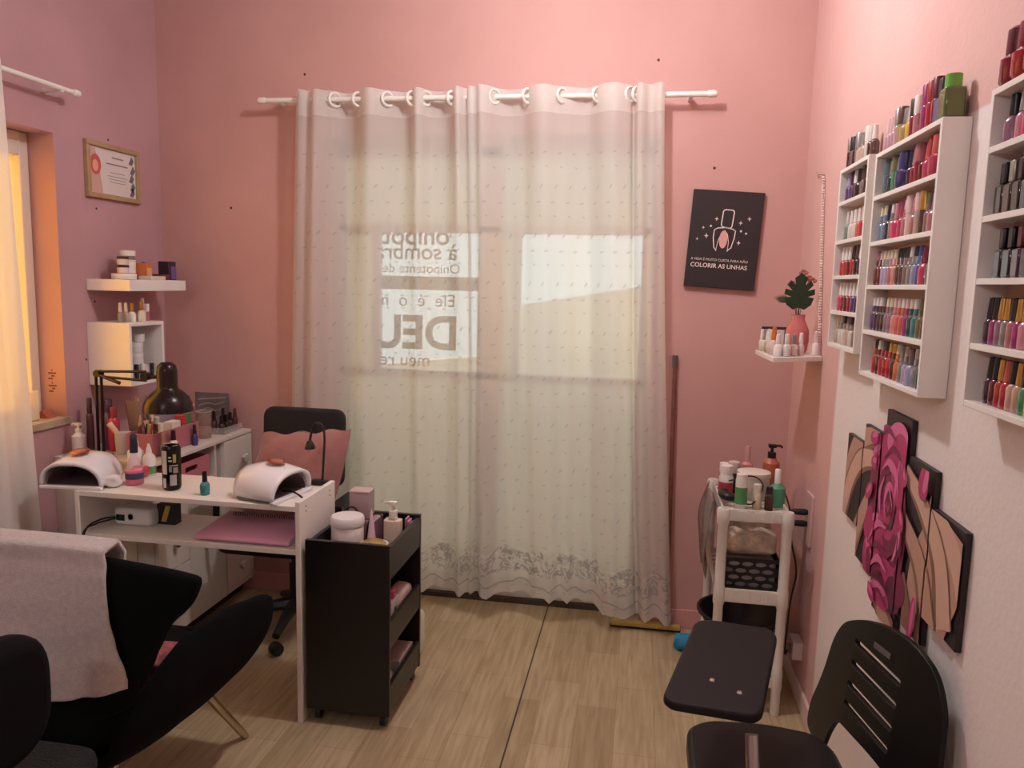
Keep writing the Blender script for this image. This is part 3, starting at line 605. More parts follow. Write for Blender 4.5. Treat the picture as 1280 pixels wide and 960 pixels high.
strip([pcu(338, 570), pcu(345, 500), pcu(365, 440), pcu(388, 414), pcu(410, 440), pcu(424, 500), pcu(422, 570)], .0025).build('drawn_finger', LINEW, POST)
MB(POST).poly([pf(*pcu(384+30*math.cos(a), 482+66*math.sin(a)), .0208) for a in [i*PI/12 for i in range(24)]]).build('drawn_nail', mat('#d9a09a', .6), POST)
m = MB(POST)
for (x_, y_, r_) in ((320, 334, 16), (556, 320, 17), (496, 354, 17), (258, 462, 18), (498, 500, 17), (229, 403, 12), (193, 489, 12)):
    m.poly([pf(*pcu(x_+(r_ if k % 2 == 0 else r_*.32)*math.cos(k*PI/4), y_+(r_*1.15 if k % 2 == 0 else r_*.32)*math.sin(k*PI/4)), .0206) for k in range(8)])
for (x_, y_) in ((283, 388), (505, 413), (544, 428)): m.poly([pf(*pcu(x_+8*math.cos(k*PI/5), y_+8*math.sin(k*PI/5)), .0206) for k in range(10)])
m.build('drawn_sparkle_pattern', LINEW, POST)
lp = lambda cu, cv: (lambda u, v: pf(cu+u, cv+v, .0206))
text_mesh('lettering', 'A VIDA \u00c9 MUITO CURTA PARA N\u00c3O', .0142, LINEW, POST, lp(-.010, -.088))
text_mesh('lettering', 'COLORIR AS UNHAS', .0246, LINEW, POST, lp(-.010, -.116), bold=.0003)

# mural: one photograph of hands round a pink rose, split over five boards
PAN = ((2.39, 2.232, .847, 1.087), (2.224, 2.062, .766, 1.143), (2.05, 1.868, .695, 1.211), (1.862, 1.703, .75, 1.131), (1.697, 1.531, .818, 1.055))
ART = []
def blob(path, ws, hexc):
    P = [Vector((p[0], p[1])) for p in spl([(a, b, 0) for a, b in path], 5)]; n = len(P); L, R = [], []
    for i in range(n):
        d = P[min(i+1, n-1)]-P[max(i-1, 0)]; d.normalize(); k = i/(n-1)*(len(ws)-1); j = min(int(k), len(ws)-2); w = lerp(ws[j], ws[j+1], k-j)/2
        nn = Vector((-d.y, d.x))*w; L.append(P[i]+nn); R.append(P[i]-nn)
    for i in range(n-1): ART.append(([L[i], L[i+1], R[i+1], R[i]], hexc))
    d = (P[-1]-P[-2]).normalized(); w = ws[-1]/2; nn = Vector((-d.y, d.x)); a0 = math.atan2(nn.y, nn.x)
    ART.append(([P[-1]+w*Vector((math.cos(a0-k*PI/8), math.sin(a0-k*PI/8))) for k in range(9)], hexc))
def ell(c, rx, rz, rot, hexc, n=18):
    ART.append(([Vector((c[0]+rx*math.cos(a)*math.cos(rot)-rz*math.sin(a)*math.sin(rot), c[1]+rx*math.cos(a)*math.sin(rot)+rz*math.sin(a)*math.cos(rot))) for a in [2*PI*i/n for i in range(n)]], hexc))
SK, SKD, SKL = '#bb9180', '#86604f', '#cfa995'
MG, MGD, MGL, MGX = '#b02e6a', '#7a1548', '#d56a9c', '#5a1034'
# hand from the corner side
blob([(-.02, .9), (.07, 1.05), (.18, 1.10), (.28, 1.127)], [.07, .07, .07, .045], SKD); blob([(-.02, .92), (.07, 1.06), (.18, 1.108), (.28, 1.13)], [.05, .05, .05, .035], SK)
blob([(.0, .84), (.063, .96), (.151, 1.034), (.3, 1.07)], [.085, .085, .075, .045], SKD); blob([(.0, .85), (.066, .968), (.151, 1.04), (.3, 1.073)], [.06, .06, .055, .036], SKL)
blob([(.08, .7), (.14, .8), (.2, .89), (.265, .97)], [.1, .085, .07, .05], SKD); blob([(.075, .7), (.138, .805), (.2, .895), (.262, .972)], [.075, .065, .055, .04], SK)
blob([(.52, .68), (.44, .715), (.37, .74)], [.09, .08, .06], SKD); blob([(.52, .675), (.44, .712), (.37, .735)], [.06, .055, .04], SK)
# hand from the camera side
ART.append(([Vector(p) for p in ((.56, .70), (.60, .93), (.70, 1.06), (.78, 1.05), (.87, 1.03), (.87, .93), (.80, .80), (.66, .74))], SK))
blob([(.88, .93), (.82, 1.0), (.70, 1.06)], [.05, .06, .05], SKL); blob([(.80, .86), (.80, .93), (.745, 1.02)], [.02, .018, .01], SKD)
blob([(.80, .84), (.755, .96), (.65, 1.04), (.535, 1.09)], [.10, .085, .065, .045], SKD); blob([(.81, .84), (.76, .965), (.65, 1.046), (.535, 1.092)], [.07, .06, .048, .034], SKL)
blob([(.73, .80), (.66, .91), (.54, .98)], [.10, .08, .05], SKD); blob([(.735, .80), (.665, .915), (.54, .983)], [.075, .06, .038], SK)
blob([(.62, .73), (.60, .80), (.57, .86)], [.08, .05, .02], SKD)
# the rose
ell((.41, .95), .15, .19, .25, MGD); ell((.40, 1.10), .11, .075, -.2, MG); ell((.45, 1.15), .075, .045, .2, MGL); ell((.47, 1.12), .06, .05, .4, MG); ell((.32, 1.09), .05, .05, .8, MG); ell((.32, 1.11), .03, .02, .8, MGL)
ell((.38, .82), .13, .095, .1, MG); ell((.36, .79), .09, .05, -.3, MGD); ell((.34, .88), .08, .06, .5, MGL); ell((.35, .87), .07, .055, .5, MG); ell((.44, .9), .09, .07, -.3, MG); ell((.46, .92), .075, .05, -.4, MGL); ell((.465, .905), .07, .05, -.4, MGD)
ell((.42, 1.0), .075, .09, .1, MGL); ell((.425, .985), .07, .085, .1, MG); ell((.40, 1.02), .045, .06, .2, MGD); ell((.43, .99), .04, .055, .1, MGL); ell((.435, .975), .033, .05, .1, MG); ell((.49, 1.03), .03, .09, -.05, MGL); ell((.498, 1.02), .026, .09, -.05, MG)
ell((.51, .79), .06, .045, .3, MGX); ell((.55, .82), .04, .04, .3, MGD); ell((.31, .80), .03, .05, .4, MGL); ell((.31, .795), .026, .045, .4, MGD); ell((.41, .755), .08, .03, 0, MG); ell((.40, .765), .06, .015, .1, MGL); ell((.28, .9), .03, .05, -.4, MG)
for pth, ws, hx in (
    ([(.33, 1.135), (.38, 1.165), (.44, 1.15)], [.004, .018, .006], MGD), ([(.37, 1.09), (.43, 1.125), (.50, 1.11)], [.005, .02, .008], MGD), ([(.36, 1.06), (.41, 1.09), (.47, 1.075), (.49, 1.03)], [.004, .016, .016, .006], MGL),
    ([(.345, 1.0), (.37, 1.05), (.42, 1.065)], [.006, .02, .006], MGD), ([(.375, .95), (.36, 1.0), (.385, 1.045)], [.006, .018, .006], MGL), ([(.40, .93), (.46, .945), (.485, 1.0)], [.006, .018, .006], MGX),
    ([(.30, .86), (.36, .92), (.43, .93)], [.006, .02, .006], MGL), ([(.31, .84), (.37, .87), (.44, .865), (.5, .89)], [.006, .018, .018, .006], MGD), ([(.33, .80), (.39, .84), (.46, .83)], [.006, .022, .006], MGL),
    ([(.34, .775), (.40, .80), (.47, .79)], [.005, .02, .006], MGX), ([(.36, .745), (.42, .765), (.48, .75)], [.005, .014, .005], MGD), ([(.5, .87), (.53, .93), (.525, 1.0)], [.006, .022, .006], MGL), ([(.515, .86), (.545, .92), (.54, .99)], [.004, .014, .004], MGD),
    ([(.415, .985), (.44, 1.02), (.46, .99), (.44, .965), (.425, .98)], [.004, .012, .012, .01, .004], MGX), ([(.405, .975), (.43, 1.035), (.472, .995)], [.003, .01, .004], MGL), ([(.29, 1.06), (.31, 1.10), (.35, 1.115)], [.004, .014, .004], MGL)):
    blob(pth, ws, hx)
# nails and loose petals
for c, r in (((.297, 1.13), .2), ((.318, 1.068), .15), ((.283, .985), .7), ((.53, 1.088), 2.4), ((.535, .985), 2.2), ((.365, .742), 2.8)):
    ell(c, .034, .019, r, MG); ell((c[0], c[1]+.005), .022, .007, r, MGL)
ell((.662, 1.10), .03, .04, -.3, MG); ell((.672, 1.108), .012, .03, -.3, MGL); ell((.66, .795), .018, .055, -.15, MG); ell((.662, .80), .008, .045, -.15, MGL)
def clip(P, u0, u1, v0, v1):
    for ax, lim, sg in ((0, u0, 1), (0, u1, -1), (1, v0, 1), (1, v1, -1)):
        out = []
        for i in range(len(P)):
            a, b = P[i-1], P[i]; da, db = sg*(a[ax]-lim), sg*(b[ax]-lim)
            if (da >= 0) != (db >= 0): out.append(a.lerp(b, da/(da-db)))
            if db >= 0: out.append(b)
        P = out
        if len(P) < 3: return None
    return P
PLAB = ('first mural board from the room corner, showing curled fingertips', 'second mural board from the corner, fingers with pink nails and rose edge', 'tallest mural board, mostly the pink rose', 'fourth mural board from the corner, fingers and a loose pink petal', 'mural board farthest from the corner, back of a hand')
for (a, b, z0, z1), lb in zip(PAN, PLAB):
    t = thing('mural_picture', lb, 'picture', (XR, (a+b)/2, z0), 0, 'boards of the rose mural')
    MB(t).box(XR-.013, XR-.001, b, a, z0, z1).build('board', mat('#2a1f24', .5), t, bevel=.0015)
    m = MB(t); hx_of = ['#2a1f24']; m.poly([(XR-.0132, a-.001, z0+.001), (XR-.0132, b+.001, z0+.001), (XR-.0132, b+.001, z1-.001), (XR-.0132, a-.001, z1-.001)])
    for i, (P, hx) in enumerate(ART):
        Q = clip([Vector(q_) for q_ in P], 2.39-a+.001, 2.39-b-.001, z0+.001, z1-.001)
        if not Q: continue
        if hx not in hx_of: hx_of.append(hx)
        f_ = m.f([m.v((XR-.0134-.00003*i, 2.39-q_.x, q_.y)) for q_ in Q])
        if f_: f_.material_index = hx_of.index(hx)
    o = m.build('printed_photograph', mat(hx_of[0], .45), t)
    for hx in hx_of[1:]: o.data.materials.append(mat(hx, .45))
# corner shelf
CS = MB((XR, 2.9, 1.26)).prism(rpoly([(XR-.001, 2.85), (.445, 2.73), (.43, 3.05), (XR-.001, 3.1)], .004, 2), XY(1.255), .017).build('corner_shelf', WHITE_LAM, bevel=.0015)
tag(CS, 'small white shelf with a vase and clear bottles, near the room corner', 'shelf')
Z = 1.2725; G = 'clear bottles on the vase shelf'
for i, (xx, yy, k, c, p, s) in enumerate(((.447, 3.01, 'slim', 'clear', 'white', .95), (.45, 2.965, 'slim', 'clear', 'silver', .95), (.468, 2.985, 'slim', 'clear', 'white', .98), (.452, 2.92, 'slim', 'beige', 'white', .9), (.455, 2.875, 'slim', 'clear', 'white', 1.0), (.46, 2.83, 'slim', 'rosewhite', 'orange', 1.15), (.467, 2.785, 'wide', 'white', 'white', .92), (.497, 2.79, 'wide', 'clear', 'white', .95), (.525, 2.815, 'wide', 'rosewhite', 'grey', .9), (.551, 2.83, 'slim', 'rosewhite', 'white', .95), (.61, 2.875, 'slim', 'white', 'rosewhite', 1.0))):
    polish(xx, yy, Z, k, c, p, f'{nm(c)} bottle, {nm(p)} cap, {ORD[i]} along the vase shelf from the poster', G, s)
fr = thing('small_picture_frame', 'small dark picture frame standing behind bottles on the vase shelf', 'picture frame', (.49, 3.02, Z)); MB().box(-.045, .045, -.006, .006, 0, .09).build('frame', mat('#3a1f1d', .5), fr, bevel=.002); MB().box(-.035, .035, -.0075, -.006, .01, .08).build('photo', mat('#e0d3cd', .6), fr)
VS = thing('flower_vase', 'pink glazed vase with a monstera leaf and dried flowers', 'vase', (.555, 2.93, Z))
MB().lathe([(.028, 0), (.036, .01), (.042, .05), (.04, .085), (.028, .11), (.022, .125), (.024, .14), (.021, .14), (.018, .125), (.02, .11)], seg=22).build('vase_body', mat('#c06a68', .15, coat=.5), VS)
LEAFG = mat('#253a28', .4, var=.2, scale=30); STEM = mat('#4a2620', .6)
def monst():
    ol = [(0, -.005), (.02, -.012), (.042, .005), (.05, .03), (.028, .034), (.052, .042), (.05, .062), (.026, .056), (.044, .075), (.034, .092), (.016, .075), (.022, .1), (0, .118)]
    return ol+[(-a, b) for a, b in ol[::-1][1:-1]]
m = MB(); m.prism(monst(), lambda u, v, w: (u-.005, -.02+.25*u*u*10+w-.02*v/.1, .17+v), .0012); m.build('monstera_leaf', LEAFG, VS)
m = MB(); m.tube(spl([(0, 0, .1), (-.004, -.01, .15), (-.005, -.02, .19)]), .0018, 6)
for e in ((-.03, .0, .25), (.03, .01, .27), (-.05, 0, .2), (.01, .01, .285)): m.tube(spl([(0, 0, .1), (e[0]*.4, e[1], .18), e]), .0012, 5)
m.build('stem', STEM, VS)
for c in ((-.03, 0, .25), (.03, .01, .27), (.042, .012, .262), (.01, .01, .29)):
    m = MB()
    for k in range(6): m.ball((c[0]+.011*math.cos(k*1.05), c[1]+.008*math.sin(k*1.05), c[2]+.006*math.sin(2*k)), .006, 8)
    m.build('dried_flower', mat('#a8655c', .8), VS)
m = MB()
for k in range(11):
    a = PI*.75+k*.11; l = .075-.004*abs(k-5); d = Vector((math.cos(a), 0, math.sin(a)*.55+.1)); c0 = Vector((-.02, -.005, .185))
    m.prism([(0, -.001), (l*.5, -.0045), (l, 0), (l*.5, .0045)], lambda u, v, w, d=d, c0=c0: tuple(c0+d*u+Vector((0, v, v*.6+w))), .0006)
m.build('palm_leaf', mat('#6b5d4c', .6), VS)
# beaded string on a hook
BS = thing('beaded_string', 'white beaded string hanging from a small hook beside the narrow rack', 'string', (.617, 2.94, 1.31))
m = MB(BS); a, b = Vector((.6235, 3.012, 1.905)), Vector((.6235, 2.888, 1.315)); N = 64
for k in range(N):
    p = a.lerp(b, k/(N-1)); m.ball((p.x, p.y, p.z), .006, 6, (1, 1, .7))
m.build('beads_chain', mat('#e9dad5', .4), BS)
MB(BS).tube([a, b], .0016, 5).build('cord', mat('#7a4f4a', .7), BS)
MB(BS).tube(spl([(XR, 3.03, 1.915), (.612, 3.03, 1.917), (.606, 3.02, 1.91), (.612, 3.012, 1.906)]), .002, 6).build('hook', SILVER, BS)
m = MB(BS)
for k in range(4): m.ball((.612, 3.035+.014*k, 1.905+.008*k), .009, 8, (.3, 1, .55))
m.build('leaf_charm', mat('#c9a49d', .5), BS)

# ------------------------------------------------------------------ white plastic shelf unit and what is on it
PL = mat('#d6d0c8', .4, var=.03, scale=10)
SU = thing('plastic_shelf_unit', 'white plastic three-tier shelf unit on tube legs, in the room corner', 'shelf unit', (.42, 2.92, 0))
lx, ly = (.312, .527), (2.713, 3.13)
for xx in lx:
    for yy in ly:
        MB(SU).lathe([(.016, .001), (.0165, .09), (.019, .1), (.019, .16), (.0165, .17), (.0165, .39), (.02, .4), (.02, .455), (.0175, .465), (.0175, .68), (.022, .69), (.0225, .735), (.019, .742)], (xx, yy, 0), 16).build('leg', PL, SU)
for zz, hh, nme in ((.70, .042, 'shelf'), (.405, .05, 'shelf'), (.10, .04, 'shelf')):
    m = MB(SU); x0, x1, y0, y1 = lx[0]-.005, lx[1]+.005, ly[0]-.008, ly[1]+.008
    m.box(x0, x1, y0, y0+.006, zz, zz+hh); m.box(x0, x1, y1-.006, y1, zz, zz+hh); m.box(x0, x0+.006, y0+.006, y1-.006, zz, zz+hh); m.box(x1-.006, x1, y0+.006, y1-.006, zz, zz+hh)
    for k in range(9): yy = y0+.02+k*(y1-y0-.04)/8; m.box(x0+.006, x1-.006, yy-.012, yy+.012, zz+hh*.55, zz+hh*.55+.005)
    for k in range(3): xx = x0+.05+k*.06; m.box(xx, xx+.035, y0-.003, y0, zz+.006, zz+hh-.006)
    m.build(nme, PL, SU, bevel=.0012)
ZT = .743-.0145
def pump(x, y, z, r, h, body, head, label, liq=None, sq=False, rz=0, name='pump_bottle'):
    t = thing(name, label, 'bottle', (x, y, z), rz)
    hb = h*.68
    b = MB()
    if sq: b.prism(rrect(-r, r, -r*.7, r*.7, r*.3), XY(0), hb*.93); b.prism(rrect(-r*.5, r*.5, -r*.4, r*.4, r*.2), XY(hb*.93), hb*.07)
    else: b.lathe([(r*.92, 0), (r, .004), (r, hb*.85), (r*.45, hb)], seg=16)
    b.build('bottle_body', body if not isinstance(body, str) else mat(body, .3), t, bevel=.002 if sq else 0)
    if liq: MB().lathe([(r*.9, .003), (r*.93, .006), (r*.93, hb*.55)], seg=16).build('liquid', mat(liq, .2), t)
    b = MB(); b.cyl((0, 0, hb), r*.5, h*.12, 14); b.cyl((0, 0, hb+h*.12), r*.2, h*.1, 10); b.box(-r*.45, r*.45, -r*.35, r*.35, h*.9, h*.965); b.tube([(-r*.3, 0, h*.94), (-r*1.0, 0, h*.94), (-r*1.15, 0, h*.9)], r*.14, 8)
    b.build('pump_head', mat(head, .35), t); return t
pump(.52, 3.07, ZT, .032, .185, '#b5654d', '#171214', 'amber pump bottle with black pump head, on the plastic shelf unit', rz=PI)
bottle(.335, 2.90, ZT, .026, .125, '#d9cfcb', '#e5deda', 'white round-capped bottle with red label, front corner of the shelf unit', .85, .3, band='#a33a3e')
bottle(.372, 2.99, ZT, .024, .12, '#3a2f30', '#c7b6b0', 'dark bottle with pale cap, behind the red-labelled one on shelf unit', .9, .35)
bottle(.425, 3.03, ZT, .021, .175, '#c9847d', '#b98a85', 'slim pink bottle with printed flowers, beside the amber pump bottle', .5, .35)
bottle(.372, 2.755, ZT, .021, .13, '#e0d8d2', '#e2dad4', 'white bottle with half green label, at the front rim of shelf unit', .9, .12, band='#4e8a55')
bottle(.43, 2.775, ZT, .016, .09, '#cfc0a6', '#d8cdbb', 'small beige bottle with pale cap, beside the green-labelled bottle', .85, .35)
bottle(.47, 2.77, ZT, .015, .085, '#4a2b24', '#2a2022', 'small brown bottle at the front rim, beside the beige one', .8, .3)
bottle(.506, 2.835, ZT, .030, .135, '#4a8f70', '#e2e0dc', 'green bottle with white pointed nozzle, on the plastic shelf unit', .35, .38, shoulder=.2)
t = thing('tub', 'wide white tub with lid, middle of the plastic shelf unit top', 'tub', (.437, 2.93, ZT)); MB().lathe([(.05, 0), (.056, .01), (.058, .085)], seg=22).build('pot', mat('#d8cfc8', .4), t); MB().lathe([(.061, .0855), (.061, .1), (.05, .103)], seg=22).build('lid', mat('#e0d6cb', .4), t)
t = thing('hair_iron', 'dark coiled hair tool lying on the plastic shelf unit', 'hair tool', (.36, 2.82, ZT)); MB().tube(spl([(-.03, .05, .03), (-.045, .01, .035), (-.035, -.03, .035), (.0, -.03, .03)]), .014, 10).build('handle', mat('#15161d', .4), t)
MB().tube(spl([(0, -.03, .03), (.05, -.06, .02), (.09, -.03, .08), (.06, .03, .1), (-.02, .04, .075)]), .0028, 6).build('cord', BLACK_PL, t)
bottle(.345, 3.05, ZT, .022, .10, '#c98a93', '#e6dcd9', 'pink bottle with white dome cap, rear corner of the shelf unit', .9, .35)
# middle tier: oval-hole basket, wrapped towels
ZM = .405+.05*.55+.0055
BK = thing('storage_basket', 'black plastic basket with oval holes, middle tier of shelf unit', 'basket', (.42, 2.80, ZM))
ov = []
for r in range(4):
    for k in range(4):
        cx = -.069+.046*k+(.011 if r % 2 else -.011); cz = .022+.025*r
        ov.append([(cx+.0195*math.cos(a), cz+.0088*math.sin(a)) for a in [i*PI/6 for i in range(12)]])
m = MB(); m.holed([(-.0985, 0), (.0985, 0), (.0985, .118), (-.0985, .118)], ov, XZ(-.058), .004); m.build('front_panel', BLACK_PL, BK)
m = MB(); m.box(-.0985, .0985, .07, .074, 0, .118); m.box(-.0985, -.0945, -.054, .07, 0, .118); m.box(.0945, .0985, -.054, .07, 0, .118); m.box(-.0945, .0945, -.054, .07, 0, .004); m.build('walls_shell', BLACK_PL, BK)
MB().box(-.088, .088, -.045, .065, .005, .105).build('folded_cloth', mat('#aaa09a', .9, var=.15, scale=30), BK, bevel=.012)
def lump(nm_, lbl, cat, c, sx, sy, sz, m_, seed, amp=.12, parent=None, nu=28, nv=16, p=.55):
    r = random.Random(seed); ph = [r.uniform(0, 6) for _ in range(8)]; rows = []
    sg = lambda v: math.copysign(abs(v)**p, v)
    for i in range(1, nv):
        th = PI*i/nv; row = []
        for k in range(nu):
            a = 2*PI*k/nu; d = 1+amp*(math.sin(3*a+ph[0]+2*th)*.5+math.sin(5*a+ph[1]-3*th)*.35+math.sin(7*th+ph[2]+2*a)*.3)*math.sin(th)
            row.append((c[0]+sx*sg(math.sin(th))*sg(math.cos(a))*d, c[1]+sy*sg(math.sin(th))*sg(math.sin(a))*d, c[2]+sz*(1-sg(math.cos(th)))))
        rows.append(row)
    m = MB(parent if parent else c); m.rows(rows, True, True, True)
    o = m.build(nm_, m_, parent, ang=60)
    if lbl: tag(o, lbl, cat)
    return o
TW = lump('wrapped_towels', 'bundle of beige towels in clear plastic, on the oval-hole basket', 'towels', (.415, 2.83, ZM+.1185), .095, .085, .055, mat('#b7a594', .35, var=.3, scale=22, bump=1, bscale=50, coat=.5), 3, .16)
t = thing('hanging_plastic_bag', 'crumpled clear plastic bag hanging down the side of shelf unit', 'bag', (.29, 2.95, .43)); m = MB()
rows = []
for i in range(13):
    f = i/12; rows.append([(-.012-.014*math.sin(PI*f)+.008*math.sin(9*k/10+5*f), -.17+.34*k/10*lerp(.75, 1, f)+.03*f, .02+.30*(1-f)-.02*math.sin(k*1.3)) for k in range(11)])
m.rows(rows); m.build('bag_film', SMOKE, t, solid=.001)
# bin and cables
t = thing('waste_bin', 'round black waste bin on the lowest tier of the shelf unit', 'bin', (.42, 2.92, .10+.04*.55+.006)); m = MB(); m.lathe([(.01, .001), (.08, .001), (.083, .03), (.155, .15), (.163, .153), (.163, .163), (.153, .163), (.078, .006), (.01, .006)], seg=28, cap=False); m.build('bin_body', mat('#0d0c0d', .5), t)
OUT = thing('power_outlet', 'white wall outlet with two black plugs, beside the shelf unit', 'outlet', (XR, 2.865, .69)); MB(OUT).prism(rrect(2.81, 2.915, .585, .775, .012), YZ(XR-.009), .009).build('plate', mat('#d6b4ae', .4), OUT, bevel=.002)
for zz in (.705, .662):
    m = MB(OUT); m.lathe([(.009, 0), (.013, .012), (.011, .045), (.006, .06)], (0, 0, 0), 12, rot=Matrix.Rotation(-PI/2, 3, 'Y'))
    for v in m.b.verts: v.co += Vector((XR-.0095, 2.862, zz))
    m.build('plug', BLACK_PL, OUT)
CB = thing('power_cable', 'black cables running from the outlet down behind the shelf unit', 'cable', (.57, 2.86, 0)); m = MB(CB)
m.tube(spl([(.558, 2.862, .705), (.552, 2.84, .70), (.556, 2.85, .72), (.552, 2.95, .755), (.546, 3.0, .748)]), .0035, 6)
m.tube(spl([(.558, 2.862, .662), (.556, 2.83, .66), (.566, 2.82, .6), (.585, 2.80, .5), (.572, 2.80, .38), (.566, 2.80, .2), (.58, 2.83, .19)]), .0035, 6); m.build('cord', BLACK_PL, CB)
t = thing('socket_adapter', 'white power adapter plugged low on the wall beside the shelf unit', 'adapter', (XR, 2.85, .2)); MB().box(-.04, -.001, -.045, .045, -.035, .03).build('adapter_body', mat('#d4c2bc', .45), t, bevel=.004); MB().box(-.052, -.04, -.02, .0, -.02, .012).build('plug', mat('#8a7b78', .5), t, bevel=.002)

# floor squeegee and cloth
SQ = thing('floor_squeegee', 'yellow wooden floor squeegee leaning its thin handle behind the curtain', 'squeegee', (.08, 3.32, 0)); MB(SQ).box(-.075, .225, 3.298, 3.33, .012, .034).build('head', mat('#b79d52', .5, var=.15, scale=20), SQ, bevel=.004); MB(SQ).box(-.078, .228, 3.311, 3.317, .0005, .014).build('rubber_blade', mat('#1c1816', .7), SQ)
MB(SQ).tube([(.165, 3.318, .035), (.148, 3.355, 1.2)], .0095, 10).build('handle', mat('#7a4a3e', .5, var=.2, scale=30), SQ); MB(SQ).tube([(.148, 3.355, 1.16), (.1475, 3.356, 1.213)], .012, 10).build('end_cap', mat('#5e504c', .4), SQ); MB(SQ).lathe([(.02, .034), (.016, .06), (.012, .075)], (.165, 3.318, 0), 12).build('socket', mat('#b7a840', .45), SQ)
lump('cleaning_cloth', 'crumpled bright blue cloth on the floor beside the squeegee', 'cloth', (.235, 3.16, .001), .04, .035, .03, mat('#2f86b0', .85, var=.15, scale=30), 9, .2)

# ------------------------------------------------------------------ tablet-arm chair
A, B_ = Vector((.505, 1.85, 0)), Vector((.585, 1.45, 0)); d_ = (B_-A).normalized(); n_ = Vector((-d_.y, d_.x, 0))
CH = thing('tablet_arm_chair', 'black plastic tablet-arm chair with slotted backrest, below the rose mural', 'chair', (.35, 1.62, 0))
CHP = mat('#0d0c0d', .45, bump=.05, bscale=400, spec=.35)
rec = lambda s, z, w: tuple(A+d_*s+n_*(w+.10*(z-.6)+.35*(s-.15)**2)+Vector((0, 0, z)))
out = rpoly([(.03, .50), (.0, .455), (-.03, .375), (-.165, .375), (-.165, .435), (-.105, .545), (-.075, .655), (-.03, .715), (.06, .762), (.17, .795), (.265, .80), (.335, .775), (.372, .715), (.385, .6), (.40, .53), (.46, .43), (.46, .375), (.36, .375), (.34, .47), (.32, .505), (.18, .515)], .05, 5)
holes = [rrect(.05, .245, z-.007, z+.007, .006, 2) for z in (.705, .655, .605, .557)]
m = MB(CH)
BK0 = m; m.holed(out, holes, rec, -.012); m.build('backrest', CHP, CH, bevel=.004, ang=30)
m = MB(CH); m.prism([(.135, .731), (.2, .735), (.2, .748), (.135, .744)], lambda u, v, w: rec(u, v, -.0128-w), .0012); m.build('badge', mat('#6a6768', .35, .3), CH)
ST = MB(CH); ST.prism(rpoly([(.15, 1.40), (.15, 1.80), (.20, 1.845), (.33, 1.86), (.45, 1.84), (.485, 1.78), (.50, 1.45), (.46, 1.39), (.30, 1.36), (.19, 1.365)], .05), XY(.395), .055); ST.build('seat', CHP, CH, bevel=.012, bseg=3)
LEGM = mat('#1a191a', .35, .4)
for fx, fy, tx, ty in ((.13, 1.36, .2, 1.45), (.13, 1.86, .2, 1.78), (.52, 1.36, .45, 1.45), (.52, 1.86, .45, 1.78)): MB(CH).tube([(fx, fy, .002), (tx, ty, .396)], .0125, 10).build('leg', LEGM, CH)
MB(CH).tube(spl([(.2, 1.45, .385), (.21, 1.37, .36), (.24, 1.33, .40), (.243, 1.33, .5), (.236, 1.405, .676)], 6)[:-1]+[(.236, 1.405, .679)], .0125, 10).build('tablet_post', SILVER, CH)
TB = MB(CH); TB.prism(rpoly([(.165, 1.865), (.336, 1.838), (.345, 1.80), (.262, 1.455), (.245, 1.435), (.09, 1.452), (.074, 1.475)], .05, 6), XY(.68), .02); TB = TB.build('writing_tablet', mat('#1b1516', .6, bump=.05, bscale=300, spec=.25), CH, bevel=.006, bseg=3)
for sx, sy in ((.226, 1.515), (.176, 1.555)): MB(CH).lathe([(.0065, .6995), (.005, .7025), (.001, .7035)], (sx, sy, 0), 10).build('screw', CHROME, CH)

# ------------------------------------------------------------------ manicure desk
LAM = mat('#e8e1d9', .4, var=.03, scale=5)
DK = thing('manicure_desk', 'white open-front manicure desk with a lower shelf', 'desk', (-1.49, 2.46, 0))
for x0, x1, zt in ((-1.903, -1.886, .756), (-1.094, -1.077, .772)): MB(DK).box(x0, x1, 2.322, 2.618, 0, zt).build('side_panel', LAM, DK, bevel=.0015)
MB(DK).box(-1.886, -1.094, 2.324, 2.618, .738, .756).build('desktop', LAM, DK, bevel=.0015); MB(DK).box(-1.886, -1.094, 2.334, 2.615, .586, .604).build('shelf_board', LAM, DK, bevel=.0015)
m = MB(DK)
for zz in (.747, .73, .595): 
    for yy in (2.37, 2.57): m.lathe([(.004, 0), (.004, .0006)], (-1.0772, yy, zz), 8, 'x')
m.build('screw', mat('#6a625c', .5), DK)
ZD, ZS = .7565, .6045
hp = lambda s: .80+.20*math.sin(PI*min(1, s/.6)/2)-.55*max(0, s-.6)**1.3
